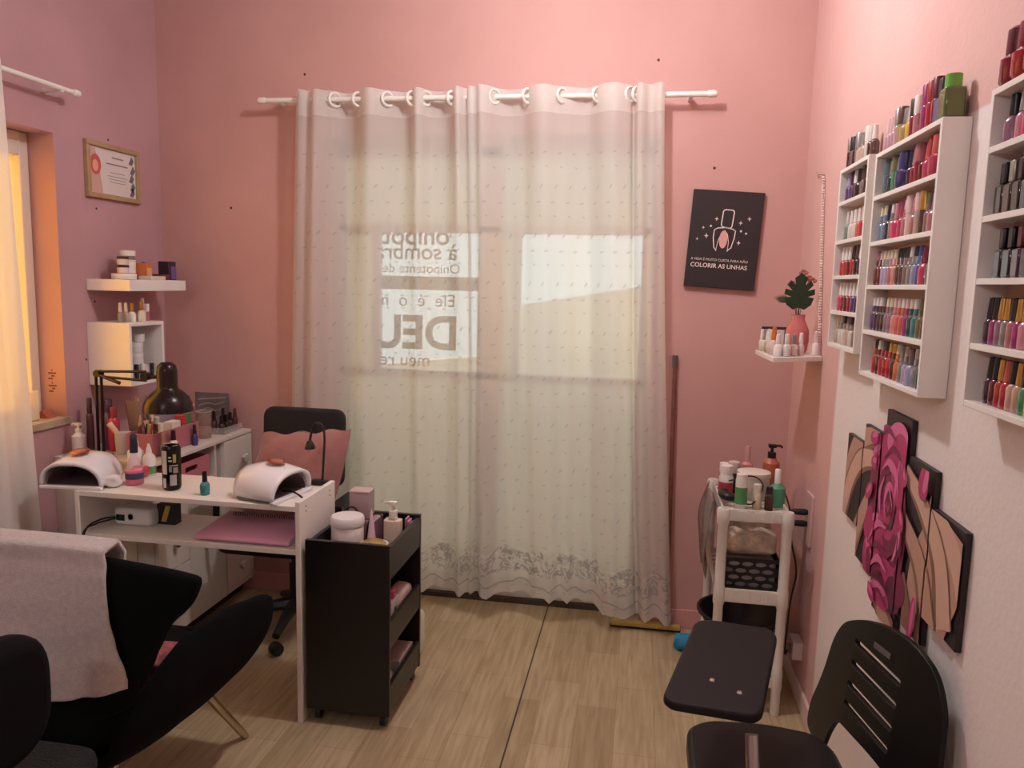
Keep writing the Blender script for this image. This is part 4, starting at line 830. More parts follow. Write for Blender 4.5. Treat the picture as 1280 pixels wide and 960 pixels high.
def uv_lamp(label, loc, rz):
    t = thing('nail_lamp', label, 'nail lamp', loc, rz); GW = mat('#e9e6ea', .18, coat=.4)
    m = MB(); rows = []
    for i in range(11):
        s = i/10; f = 1-.12*s-.42*max(0, s-.55)**1.6; rx, rz_ = .113*f, .102*hp(s); y = -.095+.175*s
        rows.append([(-rx*math.copysign(abs(math.cos(a))**.8, math.cos(a)), y-.012*math.sin(a)*(1-s), .012+rz_*abs(math.sin(a))**.85) for a in [PI*k/24 for k in range(25)]])
    m.rows(rows)
    back = rows[-1]; m.f([m.v(p) for p in back])
    m.build('housing', GW, t, solid=.011, bevel=0, ang=60)
    MB().prism(rrect(-.097, .097, -.082, .07, .03), XY(.0), .009).build('base_plate', mat('#6d6361', .5), t, bevel=.002); MB().prism(rrect(-.112, .112, -.104, -.083, .008), XY(.0), .012).build('front_bar', mat('#e6e2e6', .3), t, bevel=.003)
    m = MB(); inn = []
    for i in range(6):
        s = i/5; f = .86-.12*s; inn.append([(-.108*f*math.cos(a), -.085+.14*s, .009+.100*f*.80*math.sin(a)*(1-.1*s)) for a in [PI*k/16 for k in range(17)]])
    m.rows(inn); m.f([m.v(p) for p in inn[-1]]); m.build('reflector', mat('#6d5d5b', .45), t)
    for r0, r1, c, nm_ in ((.030, .02, '#a5563f', 'logo_ring'), (.02, .0, '#c98e78', 'logo_disc')):
        m = MB(); seg = 22; rr = []
        for r in (r0, (r0+r1)/2, max(r1, .001)): rr.append([(r*1.15*math.cos(2*PI*k/seg), -.035+r*math.sin(2*PI*k/seg), 0) for k in range(seg)])
        def top(x, y):
            s = (y+.095)/.175; f = 1-.12*s-.42*max(0, s-.55)**1.6; rx = .113*f; rz_ = .102*hp(s); q = min(1, abs(x)/rx)**1.25
            return .0255+rz_*(1-q*q)**.425
        m.rows([[(x, y, top(x, y)+.004*(1-(math.hypot(x/1.15, y+.035)/.031)**2)) for x, y, z in r] for r in rr], True); m.build(nm_, mat(c, .25, .6), t)
    return t
UL = uv_lamp('white arched nail lamp with its opening to the front, overhanging the desk corner', (-1.935, 2.43, ZD), .10)
UR = uv_lamp('white arched nail lamp turned sideways, at the gooseneck end of the desk', (-1.245, 2.44, ZD), 1.4)
for P in ([(-2.0, 2.45, .75), (-1.985, 2.42, .6), (-1.955, 2.44, .45), (-1.94, 2.46, .3)], [(-1.985, 2.44, .75), (-1.955, 2.45, .62), (-1.945, 2.42, .5), (-1.95, 2.44, .3)]): pass
t = thing('lamp_cable', 'black cables hanging below the overhanging nail lamp', 'cable', (-1.97, 2.5, 0)); m = MB(t)
m.tube(spl([(-1.985, 2.53, .757), (-1.99, 2.50, .68), (-1.96, 2.5, .56), (-1.935, 2.5, .46), (-1.925, 2.5, .3), (-1.93, 2.5, .02)]), .003, 6); m.tube(spl([(-1.955, 2.53, .757), (-1.98, 2.52, .66), (-1.93, 2.51, .58), (-1.93, 2.52, .45), (-1.94, 2.52, .02)]), .003, 6); m.build('cord', BLACK_PL, t)
t = thing('lamp_cable', 'short black power lead beside the sideways nail lamp', 'cable', (-1.12, 2.42, ZD)); MB(t).tube(spl([(-1.20, 2.45, ZD+.012), (-1.15, 2.43, ZD+.018), (-1.105, 2.41, ZD+.004)]), .003, 6).build('cord', BLACK_PL, t)
# gooseneck lamp
t = thing('gooseneck_lamp', 'small black gooseneck lamp clipped to the back of the desk', 'lamp', (-1.115, 2.6, ZD)); m = MB(t); m.tube(spl([(-1.117, 2.6, .775), (-1.112, 2.6, .86), (-1.108, 2.6, .93), (-1.115, 2.6, .975), (-1.14, 2.6, .985), (-1.156, 2.6, .955), (-1.165, 2.6, .915)], 8), .0045, 8); m.build('gooseneck', BLACK_PL, t)
MB(t).box(-1.16, -1.098, 2.585, 2.615, ZD+.0005, .776).build('clip_base', BLACK_PL, t, bevel=.003)
m = MB(t); m.lathe([(.008, 0), (.013, .01), (.02, .028), (.019, .032), (.004, .03)], (0, 0, 0), 14, rot=Matrix.Rotation(PI*.97, 3, 'Y'))
for v in m.b.verts: v.co += Vector((-1.166, 2.6, .92))
m.build('lamp_head', mat('#1c241f', .3), t)
t = thing('paper_pad', 'white note pad lying at the back of the desk, near the gooseneck clip', 'note pad', (-1.19, 2.575, ZD)); MB().box(-.05, .02, -.04, .03, .0005, .006).build('pages', mat('#e8e2dc', .7), t); MB().box(-.0505, .0205, -.0405, .0305, .0062, .0072).build('cover', mat('#eee9e4', .6), t)
# can, polish, spray, bottles
t = thing('drink_can', 'tall black drink can with white and gold print, on the manicure desk', 'can', (-1.597, 2.42, ZD)); r = .0315
MB().lathe([(.024, 0), (.0285, .004), (r, .014), (r, .148), (.027, .158)], seg=26).build('can_body', mat('#15130f', .25, .5), t); MB().lathe([(.0275, .158), (.028, .161), (.025, .1615), (.024, .158), (.002, .158)], seg=26, cap=False).build('lid', CHROME, t)
def canpatch(a0, a1, z0, z1, c, n=5):
    m = MB(); m.rows([[((r+.0004)*math.cos(a), (r+.0004)*math.sin(a), z) for z in (z0, z1)] for a in [lerp(a0, a1, k/n) for k in range(n+1)]]); m.build('printed_panel', mat(c, .35), t)
D = math.radians
canpatch(D(238), D(276), .060, .142, '#cfc7bf'); canpatch(D(292), D(332), .02, .058, '#a9a49d'); canpatch(D(290), D(345), .088, .092, '#b0a27a'); canpatch(D(288), D(305), .068, .086, '#8a867c'); canpatch(D(312), D(332), .10, .13, '#a8914a'); canpatch(D(244), D(268), .012, .045, '#c9c2ba'); canpatch(D(312), D(342), .064, .084, '#8f8980'); canpatch(D(286), D(306), .104, .11, '#b9b2a6'); canpatch(D(286), D(302), .116, .122, '#b9b2a6')
polish(-1.451, 2.385, ZD, 'wide', 'teal', 'black', 'teal nail polish with black cap standing on the manicure desk', None, 1.0)
SP = thing('spray_bottle', 'clear spray bottle with pink liquid and dark trigger head, on the desk', 'bottle', (-1.762, 2.45, ZD)); MB().lathe([(.028, 0), (.031, .004), (.031, .06), (.012, .105), (.011, .12)], seg=18).build('bottle_body', clear('#fbf4f7', .85), SP)
MB().lathe([(.027, .003), (.029, .006), (.029, .05), (.028, .052)], seg=18).build('liquid', mat('#e0407f', .15), SP); MB().lathe([(.0313, .022), (.0313, .044)], seg=18, cap=False).build('paper_band', mat('#3c3a5a', .5), SP)
m = MB(); m.cyl((0, 0, .115), .014, .03, 14); m.lathe([(.013, .145), (.012, .175), (.006, .185)], seg=14); m.tube([(0, -.008, .165), (.01, -.022, .168)], .005, 8); m.build('spray_head', mat('#262037', .4), SP)
def dropper(x, y, z, h, label, green=False):
    t = thing('squeeze_bottle', label, 'bottle', (x, y, z)); k = h/.13
    MB().lathe([(.022*k, 0), (.025*k, .004), (.025*k, .075*k), (.011*k, .092*k)], seg=16).build('bottle_body', mat('#e4deda', .4), t); MB().lathe([(.012*k, .092*k), (.011*k, .104*k), (.004*k, .13*k)], seg=12).build('nozzle', mat('#e9e4e0', .4), t)
    if green: MB().lathe([(.0253*k, .008), (.0253*k, .04*k)], seg=16, cap=False).build('paper_band', mat('#57925a', .5), t)
    return t
dropper(-1.845, 2.575, ZD, .15, 'white squeeze bottle with pointed nozzle, behind the pink spray bottle'); dropper(-1.79, 2.575, ZD, .12, 'white squeeze bottle with green label, beside the pointed-nozzle one', True)
lump('red_sponge', 'glossy pinkish-red sponge bag on the desk, beside the front-facing nail lamp', 'sponge', (-1.80, 2.535, ZD+.001), .03, .022, .022, mat('#b8334e', .35, coat=.4), 4, .12)
lump('crumpled_tissue', 'crumpled white tissue at the foot of the spray bottle', 'tissue', (-1.805, 2.395, ZD+.001), .022, .02, .021, mat('#e3dcd8', .85), 6, .25)
# lower shelf
DV = thing('drill_controller', 'white nail-drill control box on the lower shelf of the desk', 'device', (-1.77, 2.48, ZS)); MB().prism(rrect(-.075, .075, -.045, .055, .02), XY(0), .062).build('housing', mat('#dcd9d9', .35), DV, bevel=.012, bseg=3); MB().box(-.06, -.028, -.0475, -.045, .018, .04).build('display', mat('#191a22', .2), DV); MB().cyl((-.005, -.045, .033), .011, .008, 14, axis='y', rot=None).build('dial', mat('#bfbcbd', .3), DV)
t = thing('controller_cable', 'black cables curving from the drill control box down the desk side', 'cable', (-1.86, 2.4, 0)); m = MB(t)
m.tube(spl([(-1.832, 2.431, .636), (-1.85, 2.38, .64), (-1.862, 2.322, .625), (-1.875, 2.31, .55), (-1.878, 2.308, .45), (-1.87, 2.308, .35), (-1.872, 2.308, .02)]), .0032, 6); m.tube(spl([(-1.832, 2.431, .63), (-1.855, 2.36, .63), (-1.868, 2.312, .61), (-1.866, 2.308, .5), (-1.885, 2.308, .42), (-1.885, 2.308, .02)]), .003, 6); m.build('cord', BLACK_PL, t)
t = thing('carton', 'small black and gold carton on the desk lower shelf', 'box', (-1.665, 2.5, ZS)); MB().box(-.035, .035, -.02, .02, 0, .075).build('box_body', mat('#1c1a17', .4), t, bevel=.001); m = MB(); m.poly([(-.02, -.0204, .01), (.0, -.0204, .07), (.02, -.0204, .07), (.0, -.0204, .01)]); m.build('printed_panel', mat('#b9a24d', .35, .5), t)
NB = thing('spiral_notebook', 'pink spiral notebook lying on the lower shelf of the desk', 'notebook', (-1.3, 2.47, ZS))
m = MB(); m.prism([(-.112, .0005), (.06, .0005), (.06, .045), (-.112, .012)], lambda u, v, w: (-.14+w, u, v), .305); m.build('pages', mat('#d9cdd2', .7), NB)
m = MB(); m.rows([[(-.175, -.128, .010), (.172, -.128, .010)], [(-.17, -.118, .022), (.172, -.118, .022)], [(-.155, -.03, .038), (.172, -.03, .038)], [(-.145, .06, .052), (.172, .06, .052)]]); m.build('cover', mat('#eaaac6', .28, coat=.3), NB, solid=.004)
m = MB()
for k in range(30): m.torus((-.11+k*.0088, .034, .053), .007, .0016, 'x', 10, 5)
m.build('coil_rings', mat('#51303f', .4, .4), NB)

# ------------------------------------------------------------------ black trolley
TX0, TX1, TY0, TY1 = -1.064, -.773, 2.33, 2.70
TR = thing('salon_trolley', 'black three-tray salon trolley on casters, beside the manicure desk', 'trolley', ((TX0+TX1)/2, (TY0+TY1)/2, 0))
for y0 in (TY0, TY1-.016): MB(TR).box(TX0, TX1, y0, y0+.016, .052, .645).build('end_panel', BLK_LAM, TR, bevel=.0015)
for k, zz in enumerate((.525, .285, .06)):
    m = MB(TR); m.box(TX0+.002, TX1-.002, TY0+.016, TY1-.016, zz, zz+.014); hh = .11 if k == 0 else .095
    m.build('tray', BLK_LAM, TR)
    for x0 in (TX0+.001, TX1-.015): MB(TR).box(x0, x0+.014, TY0+.016, TY1-.016, zz+.0145, zz+hh).build('rail', mat('#1d1a1a', .38), TR, bevel=.001)
for xx in (TX0+.03, TX1-.03):
    for yy in (TY0+.03, TY1-.03):
        m = MB(TR); m.lathe([(.006, -.009), (.022, -.009), (.022, .009), (.006, .009)], (xx, yy+.008, .0225), 18, 'x'); o = m.build('caster', mat('#181617', .5), TR)
        MB(TR).box(xx-.013, xx+.013, yy-.008, yy+.014, .036, .0515).build('caster_fork', mat('#3a3738', .4, .6), TR, bevel=.002)
ZT1 = .5395
t = thing('lidded_jar', 'white printed jar with screw lid in the trolley top tray', 'jar', (-.975, 2.48, ZT1)); MB().lathe([(.052, 0), (.056, .006), (.056, .112), (.051, .118)], seg=26).build('pot', mat('#d8cac2', .35, var=.22, scale=22), t)
MB().lathe([(.0575, .119), (.0585, .122), (.0585, .142), (.054, .15), (.03, .152)], seg=26).build('lid', mat('#e2dbd8', .35), t)
pump(-.835, 2.555, ZT1, .030, .195, '#d8c6b4', '#e6dfd8', 'cream lotion pump bottle with white pump, trolley top tray', sq=True)
t = thing('pointed_tube', 'pearly pink pointed tube standing in the trolley top tray', 'tube', (-.895, 2.50, ZT1)); MB().lathe([(.02, 0), (.02, .02), (.016, .06), (.004, .16), (.001, .172)], seg=16).build('tube_body', mat('#d7b8c4', .25), t); MB().lathe([(.0205, .0), (.0205, .012)], seg=16).build('cap', mat('#c9c2bd', .4), t)
t = thing('shell_dish', 'gold glitter dish resting in the trolley top tray, before the pump bottle', 'dish', (-.862, 2.43, ZT1)); MB().lathe([(.03, 0), (.048, .065), (.05, .075), (.046, .075), (.03, .07), (.002, .07)], seg=20).build('dish_body', mat('#d9d0c6', .4), t); MB().lathe([(.043, .0752), (.036, .082), (.01, .085), (.002, .085)], seg=20).build('glitter', mat('#b9975a', .35, .5, var=.4, scale=200), t)
t = thing('organizer_box', 'clear pinkish drawer box stacked at the back of the trolley top', 'organizer', (-.975, 2.615, ZT1)); MB().box(-.065, .065, -.045, .055, 0, .105).build('lower_box', mat('#9c7480', .25, coat=.5), t, bevel=.003); MB().box(-.035, .04, -.03, .03, .107, .20).build('upper_box', mat('#a98d92', .25, coat=.5), t, bevel=.003); MB().box(-.036, .041, -.031, .031, .2005, .208).build('lid', mat('#c4a9ab', .25), t, bevel=.002)
t = thing('card_holder', 'small pink card holder against the trolley back panel', 'card holder', (-.806, 2.648, ZT1)); MB().box(-.012, .016, -.028, .026, 0, .06).build('holder', mat('#8a3f55', .4), t, bevel=.002)
for k in range(3): MB().box(-.008+.009*k, -.003+.009*k, -.022, .02, .06, .105-.008*k).build('card', mat('#c98fa4', .5), t)
t = thing('tool_cable', 'black cable looped over the trolley top tray', 'cable', (-.97, 2.562, ZT1)); m = MB(); m.tube(spl([(-.05, -.02, .02), (-.06, -.01, .11), (-.03, -.01, .155), (.0, -.01, .15), (.01, -.01, .1), (.0, -.012, .01)]), .0032, 6); m.tube(spl([(.03, -.008, .01), (.05, -.008, .12), (.08, -.008, .14), (.10, -.012, .12), (.11, -.012, .02)]), .0032, 6); m.build('cord', BLACK_PL, t)
t = thing('black_carton', 'tall black carton behind the pump bottle in trolley top', 'box', (-.866, 2.625, ZT1)); MB().box(-.022, .022, -.02, .02, 0, .1).build('box_body', mat('#1b201f', .4), t, bevel=.002); MB().box(-.0222, .0222, -.0202, .0202, .1003, .103).build('lid', mat('#2a302e', .4), t)
ZT2 = .2995
t = thing('cosmetic_box', 'white box with magenta top in the trolley middle tray', 'box', (-.826, 2.47, ZT2)); MB().box(-.028, .028, -.04, .04, 0, .11).build('box_body', mat('#c9bdb9', .45), t, bevel=.002); MB().lathe([(.024, .1105), (.026, .135), (.02, .142)], seg=16).build('cap', mat('#c02a66', .35), t); m = MB()
for z in (.03, .06): m.poly([(.0284, -.012, z), (.0284, .012, z), (.0284, .012, z+.022), (.0284, -.012, z+.022)])
m.build('printed_panel', mat('#4a4044', .5), t)
lump('tissue_pack', 'soft pinkish pack of wipes in the trolley middle tray', 'wipes', (-.826, 2.60, ZT2+.0005), .034, .07, .052, mat('#cda99f', .4, var=.12, scale=18, coat=.3), 12, .08)
t = thing('carton', 'long white carton in the trolley bottom tray', 'box', (-.825, 2.595, .0745)); MB().box(-.032, .032, -.075, .075, .0, .085).build('box_body', mat('#a98f86', .5), t, bevel=.002); MB().box(-.03, .03, -.0765, .0765, .004, .081).build('end_flap', mat('#e0d6cd', .5), t, bevel=.001)
lump('plastic_pouch', 'clear plastic pouch at the front of the trolley bottom tray', 'pouch', (-.83, 2.44, .075), .03, .05, .035, mat('#a8938c', .25, var=.15, scale=20, coat=.5), 15, .12)
t = thing('waste_bag', 'small white knotted bag on the floor behind the trolley', 'bag', (-.858, 2.86, 0)); lump('bag_body', None, None, (-.858, 2.86, .001), .05, .05, .10, mat('#e0d6cf', .6), 21, .12, t); MB().lathe([(.01, .19), (.025, .225), (.03, .23), (.002, .21)], seg=12).build('knot', mat('#e6ddd6', .6), t)

# ------------------------------------------------------------------ office chair and pillow
OC = thing('office_chair', 'black office chair with a rounded square back, behind the manicure desk', 'chair', (-1.43, 2.93, 0))
bk = rrect(-1.618, -1.246, .60, .94, .05, 6); MB(OC).prism(bk, lambda u, v, w: (u, 3.11+w+.06*(v-.6), v), .04).build('backrest', mat('#18181a', .8, bump=.1, bscale=300), OC, bevel=.012, bseg=3)
MB(OC).prism(rrect(-1.65, -1.215, 2.75, 3.08, .07), XY(.40), .055).build('seat', mat('#141416', .85, bump=.1, bscale=300), OC, bevel=.02, bseg=3)
MB(OC).tube(spl([(-1.43, 3.02, .39), (-1.43, 3.13, .40), (-1.43, 3.165, .55), (-1.43, 3.16, .68)]), .02, 8).build('back_bar', BLACK_PL, OC)
m = MB(OC); m.lathe([(.03, .12), (.03, .3), (.02, .3), (.02, .375)], (-1.40, 2.98, 0), 14); m.build('gas_column', BLACK_PL, OC); MB(OC).box(-1.50, -1.30, 2.88, 3.06, .375, .399).build('seat_plate', BLACK_PL, OC, bevel=.004)
for k in range(5):
    a = math.radians(-86+72*k); c, s = math.cos(a), math.sin(a)
    MB(OC).tube([(-1.40, 2.98, .13), (-1.40+.12*c, 2.98+.12*s, .115), (-1.40+.23*c, 2.98+.23*s, .08)], [.03, .024, .016], 8).build('base_spoke', BLACK_PL, OC)
    m = MB(OC); m.lathe([(.006, -.02), (.024, -.02), (.027, -.012), (.027, .012), (.024, .02), (.006, .02)], (0, 0, 0), 14, 'x', rot=None)
    R = Matrix.Rotation(a+.9, 4, 'Z')
    for v in m.b.verts: v.co = R @ (v.co+m.o) + Vector((-1.40+.23*c, 2.98+.23*s, .0285)) - m.o
    m.build('caster', BLACK_PL, OC)
for s in (-1.72, -1.155):
    m = MB(OC); q = 1 if s > -1.4 else -1; m.tube(spl([(-1.43+q*.14, 2.93, .385), (s, 2.93, .40), (s+q*.012, 2.93, .56), (s+q*.012, 2.93, .585)]), .014, 8); m.box(s-.03, s+.03, 2.80, 3.03, .585, .615); m.build('armrest', BLACK_PL, OC, bevel=.006)
m = MB((-1.40, 3.03, .52)); rows = []
for side in (1,):
    N = 20
    front, backr = [], []
    for i in range(N+1):
        v = i/N*2-1; rf, rb = [], []
        for k in range(N+1):
            u = k/N*2-1; th = .075*((1-u**4)*(1-v**4))**.6; sag = -.035*(1-u*u)*max(0, v)**2-.015*u
            pin = 1-.06*(1-abs(u))*abs(v)
            X = -1.40+.205*u*(1-.05*v*v)+.018*v; Zz = .692+.176*v*(1-.05*u*u)+.028*u+sag*.5+.007*math.sin(9*u+3*v)*v; Y = 2.99+.07*v
            rf.append((X, Y-th-.006*math.sin(6*u+5*v)*(1-u*u)-.005*math.sin(11*u-7*v), Zz)); rb.append((X, Y+th*.3, Zz))
        front.append(rf); backr.append(rb)
    m.rows(front); m.rows(backr)
bmesh.ops.remove_doubles(m.b, verts=m.b.verts[:], dist=.0005)
tag(m.build('pillow', mat('#966460', .95, var=.14, scale=7, bump=.35, bscale=30, sheen=.4), ang=70), 'dusty pink velvet pillow leaning on the office chair back', 'pillow')

# ------------------------------------------------------------------ cabinet along the side wall
CBX = -1.80; CAB = thing('side_cabinet', 'long low white cabinet with heart-knob door, along the window wall', 'cabinet', (-2.0, 3.0, 0)); CW = mat('#dcd4cc', .42, var=.03, scale=5)
CY0, CY1 = 2.626, 3.366
m = MB(CAB); bx0 = XL+.002
m.box(bx0, CBX-.018, CY0, CY0+.016, .06, .774); m.box(bx0, CBX-.018, CY1-.016, CY1, .06, .774); m.box(bx0, CBX-.018, 3.07, 3.085, .06, .774); m.box(bx0, CBX-.018, 3.12, 3.135, .06, .774)
m.box(bx0, CBX-.018, CY0+.016, CY1-.016, .06, .076); m.box(bx0, bx0+.01, CY0+.016, CY1-.016, .076, .774); m.box(bx0+.01, CBX-.018, CY0+.016, 3.07, .615, .63)
m.build('carcass', CW, CAB)
MB(CAB).box(bx0, CBX, CY0-.004, CY1, .7745, .79).build('worktop', CW, CAB, bevel=.0015)
MB(CAB).box(bx0+.03, CBX-.05, CY0+.02, CY1-.02, 0, .0595).build('plinth', mat('#2a2422', .7), CAB)
DR = MB(CAB).box(CBX-.0175, CBX, 3.124, CY1, .064, .77).build('door', CW, CAB, bevel=.0015)
def heart(y, z):
    pts = [(.019*16*math.sin(t)**3/16, .019*(13*math.cos(t)-5*math.cos(2*t)-2*math.cos(3*t)-math.cos(4*t))/15) for t in [2*PI*k/24 for k in range(24)]]
    m = MB(CAB); m.prism([(y+a, z+b) for a, b in pts], YZ(CBX+.008), .012); m.lathe([(.004, .0005), (.004, .0085)], (CBX, y, z), 8, 'x'); return m
heart(3.285, .67).build('heart_knob', mat('#f3f0ef', .3), DR, bevel=.003); heart(3.235, .17).build('heart_knob', mat('#f3f0ef', .3), DR, bevel=.003)
for z0, z1 in ((.064, .335), (.338, .61)):
    o = MB(CAB).box(CBX-.0175, CBX, CY0+.003, 2.835, z0, z1).build('drawer_front', CW, CAB, bevel=.0015)
    MB(CAB).lathe([(.004, .001), (.004, .012), (.016, .016), (.017, .022), (.012, .026)], (CBX, 2.73, z1-.17), 14, 'x').build('drawer_knob', mat('#4e423c', .3, .5), o)
MB(CAB).box(CBX-.0175, CBX, 2.838, 3.116, .064, .61).build('door', CW, CAB, bevel=.0015)
PB = thing('storage_box', 'pink storage box with a cut-out handle, in the cabinet open niche', 'box', (-1.93, 2.9, .6305)); m = MB(PB); m.holed([(2.755, .631), (3.045, .631), (3.045, .735), (2.755, .735)], [rrect(2.865, 2.955, .69, .712, .008, 3)], YZ(CBX-.035), .006); m.build('front_panel', PINK, PB)
m = MB(PB); m.box(-2.08, CBX-.036, 2.755, 2.761, .631, .735).box(-2.08, CBX-.036, 3.039, 3.045, .631, .735).box(-2.08, CBX-.036, 2.761, 3.039, .631, .636).box(-2.08, -2.074, 2.761, 3.039, .636, .735); m.build('walls_shell', PINK, PB)
ZC_ = .7905
# black architect lamp
DL = thing('desk_lamp', 'black folding-arm desk lamp with dome shade, clamped to the cabinet end', 'lamp', (-2.05, 2.66, ZC_)); BL = mat('#1b1413', .28, .35)
MB(DL).box(-2.075, -2.02, 2.622+.01, 2.69, ZC_+.0003, ZC_+.012).build('clamp', BL, DL, bevel=.002)
m = MB(DL)
for dx in (-.011, .011): m.tube([(-2.052+dx, 2.66, ZC_+.012), (-2.046+dx, 2.655, 1.118)], .0058, 8)
m.build('lower_arm', BL, DL)
m = MB(DL); e = Vector((-1.835, 2.64, 1.115))
m.tube([(-2.057, 2.655, 1.128), e+Vector((0, 0, .022))], .0052, 8); m.tube([(-2.03, 2.655, 1.108), e+Vector((0, 0, -.012))], .0052, 8); m.build('upper_arm', BL, DL)
m = MB(DL); m.tube([(-2.048, 2.648, 1.118), (-1.95, 2.645, 1.088)], .007, 8); m.build('spring', mat('#4a3a34', .3, .8), DL)
MB(DL).cyl((-2.046, 2.64, 1.12), .013, .03, 12, axis='y').build('joint', BL, DL); m = MB(DL); m.cyl((e.x, e.y-.015, e.z+.004), .016, .03, 12, axis='y'); m.tube([e, (-1.775, 2.64, 1.12)], .007, 8); m.build('joint', BL, DL)
hx = -1.748
MB(DL).lathe([(.002, 1.152), (.02, 1.15), (.033, 1.138), (.037, 1.115), (.037, 1.06), (.04, 1.05), (.058, 1.037), (.076, 1.018), (.086, .993), (.089, .966), (.0875, .966), (.083, .99), (.07, 1.015), (.035, 1.045), (.002, 1.05)], (hx, 2.64, .026), 30, cap=False, rot=None).build('lamp_shade', mat('#241816', .26, .45), DL)
MB(DL).lathe([(.012, 1.045), (.014, 1.02), (.026, 1.0), (.022, .978), (.006, .97)], (hx, 2.64, .026), 14).build('bulb', mat('#e6e0d8', .3), DL)
# organiser tray with contents
OT = thing('organizer_tray', 'long pink tray of nail tools under the dome lamp', 'tray', (-1.91, 2.86, ZC_)); m = MB(OT); x0, x1, y0, y1 = -1.972, -1.858, 2.70, 3.02
for q in ((x0, x1, y0, y0+.004), (x0, x1, y1-.004, y1), (x0, x0+.004, y0+.004, y1-.004), (x1-.004, x1, y0+.004, y1-.004)): m.box(*q, ZC_+.0005, ZC_+.092)
m.box(x0+.004, x1-.004, y0+.004, y1-.004, ZC_+.0005, ZC_+.005); m.build('tray_body', mat('#b8727b', .35, coat=.3), OT, bevel=.002)
zb = ZC_+.006
BR = [('#7d4a2e', '#c9a06a'), ('#20191b', '#c4b6ae'), ('#a8552c', '#d8c9a8'), ('#c9a86a', '#3a2a28'), ('#8c3a2a', '#d4c2b0'), ('#2a2020', '#b98a5a'), ('#d3b9a0', '#5a3a2c'), ('#6e2f24', '#cfc2b6')]
for i, (hc, tc) in enumerate(BR):
    px_, py_ = -1.945+.022*(i % 4), 2.725+.028*(i//4)+.006*(i % 3); a = random.uniform(-.3, .3); l = .15+.012*((i*5) % 4)
    t = thing('nail_brush', f'{("copper", "black", "rust", "gold", "red-brown", "dark", "pale", "brown")[i]} handled nail brush standing {ORD[i]} in the near end of pink tray', 'brush', (px_, py_, zb), 0, 'brushes in the pink tray'); dx, dy = .25*a, .06*math.sin(i)
    MB().tube([(0, 0, .001), (dx*l*2, dy*l, l*.75)], .0035, 6).build('handle', mat(hc, .35), t); MB().tube([(dx*l*2, dy*l, l*.75), (dx*l*2.6, dy*l*1.25, l)], [.0045, .002], 6).build('bristle_tip', mat(tc, .6), t)
for i, (px_, py_, h_, c_) in enumerate(((-1.935, 2.80, .105, '#a59a92'), (-1.90, 2.815, .11, '#c9bdb4'), (-1.95, 2.84, .1, '#8d5f56'))):
    bottle(px_, py_, zb, .013, h_, c_, ('#c9c1bb', '#e2dad4', '#3a2a2a')[i], f'{("grey", "white", "brown")[i]} small vial in the middle of the pink tray', .8, .3)
t = thing('carton', 'white carton upright in the pink tray, before the red-green one', 'box', (-1.885, 2.87, zb)); MB().box(-.02, .02, -.03, .03, 0, .108).build('box_body', mat('#ded3cc', .5), t, bevel=.001); MB().box(-.018, .018, -.028, .028, .1085, .11).build('lid', mat('#e7ddd7', .5), t)
t = thing('carton', 'red and green carton upright in the far half of pink tray', 'box', (-1.885, 2.945, zb)); MB().box(-.018, .018, -.03, -.0005, 0, .125).build('red_half', mat('#c2404a', .45), t, bevel=.001); MB().box(-.018, .018, .0005, .035, 0, .128).build('green_half', mat('#4a7a4c', .45), t, bevel=.001)
t = thing('small_flower', 'little yellow artificial flower in the far end of pink tray', 'flower', (-1.885, 3.0, zb)); MB().tube([(0, 0, .0), (0, 0, .15)], .003, 6).build('stem', mat('#5a7a3a', .6), t); m = MB()
for k in range(6): m.ball((.011*math.cos(k*1.05), .011*math.sin(k*1.05), .155), .009, 8)
m.build('petals', mat('#d1a93f', .6), t)
t = thing('file_pack', 'bluish pack of nail files in the tray below the dome shade', 'nail files', (-1.94, 2.93, zb)); MB().box(-.006, .006, -.055, .055, 0, .14).build('pack_body', mat('#8f8695', .4, var=.2, scale=30), t, bevel=.002); MB().box(-.0075, .0075, -.03, .03, .02, .09).build('printed_panel', mat('#b9a9b4', .4), t)
# other bottles on the cabinet
polish(-1.838, 2.955, ZC_, 'slim', 'indigo', 'navy', 'deep blue nail polish on the cabinet edge, in front of the pink tray', None, 1.05)
polish(-1.835, 2.80, ZC_, 'wide', 'white', 'darkbrown', 'white polish with dark pointed cap, behind the drink can', None, 1.15)
polish(-1.838, 2.74, ZC_, 'slim', 'clear', 'nude', 'clear polish with peach cap, behind the drink can', None, 1.1)
pump(-2.165, 2.68, ZC_, .024, .13, '#d8cfd0', '#eae4e0', 'small white pump bottle beside the lamp arm, under the window sill')
bottle(-2.12, 2.80, ZC_, .024, .205, '#59305c', '#3d2345', 'tall purple bottle behind the folding lamp arm', .6, .25); bottle(-2.08, 2.775, ZC_, .022, .18, '#b03a4c', '#8c2436', 'tall red bottle behind the folding lamp arm', .6, .25); bottle(-2.17, 2.755, ZC_, .014, .215, '#4e2a2c', '#3a1f22', 'thin dark brown tube between lamp arm and window', .7, .3)
t = thing('tool_cup', 'white cup holding a pale wooden pusher, beside the pink tray', 'cup', (-2.015, 2.74, ZC_)); MB().lathe([(.024, 0), (.027, .006), (.031, .085), (.029, .085), (.025, .008), (.002, .008)], seg=18, cap=False).build('cup_body', mat('#ded5cf', .4), t); MB().tube([(.0, 0, .012), (-.02, 0, .075), (-.058, 0, .118)], [.006, .010, .012], 8).build('pusher', mat('#d8b8ac', .5), t)
t = thing('brush_holder', 'tall clear acrylic holder of brushes behind the pink tray', 'brush holder', (-2.03, 2.87, ZC_)); MB().lathe([(.032, .001), (.034, .005), (.055, .2), (.053, .2), (.032, .006), (.002, .006)], seg=20, cap=False).build('holder', clear('#d8bfb6', .7), t)
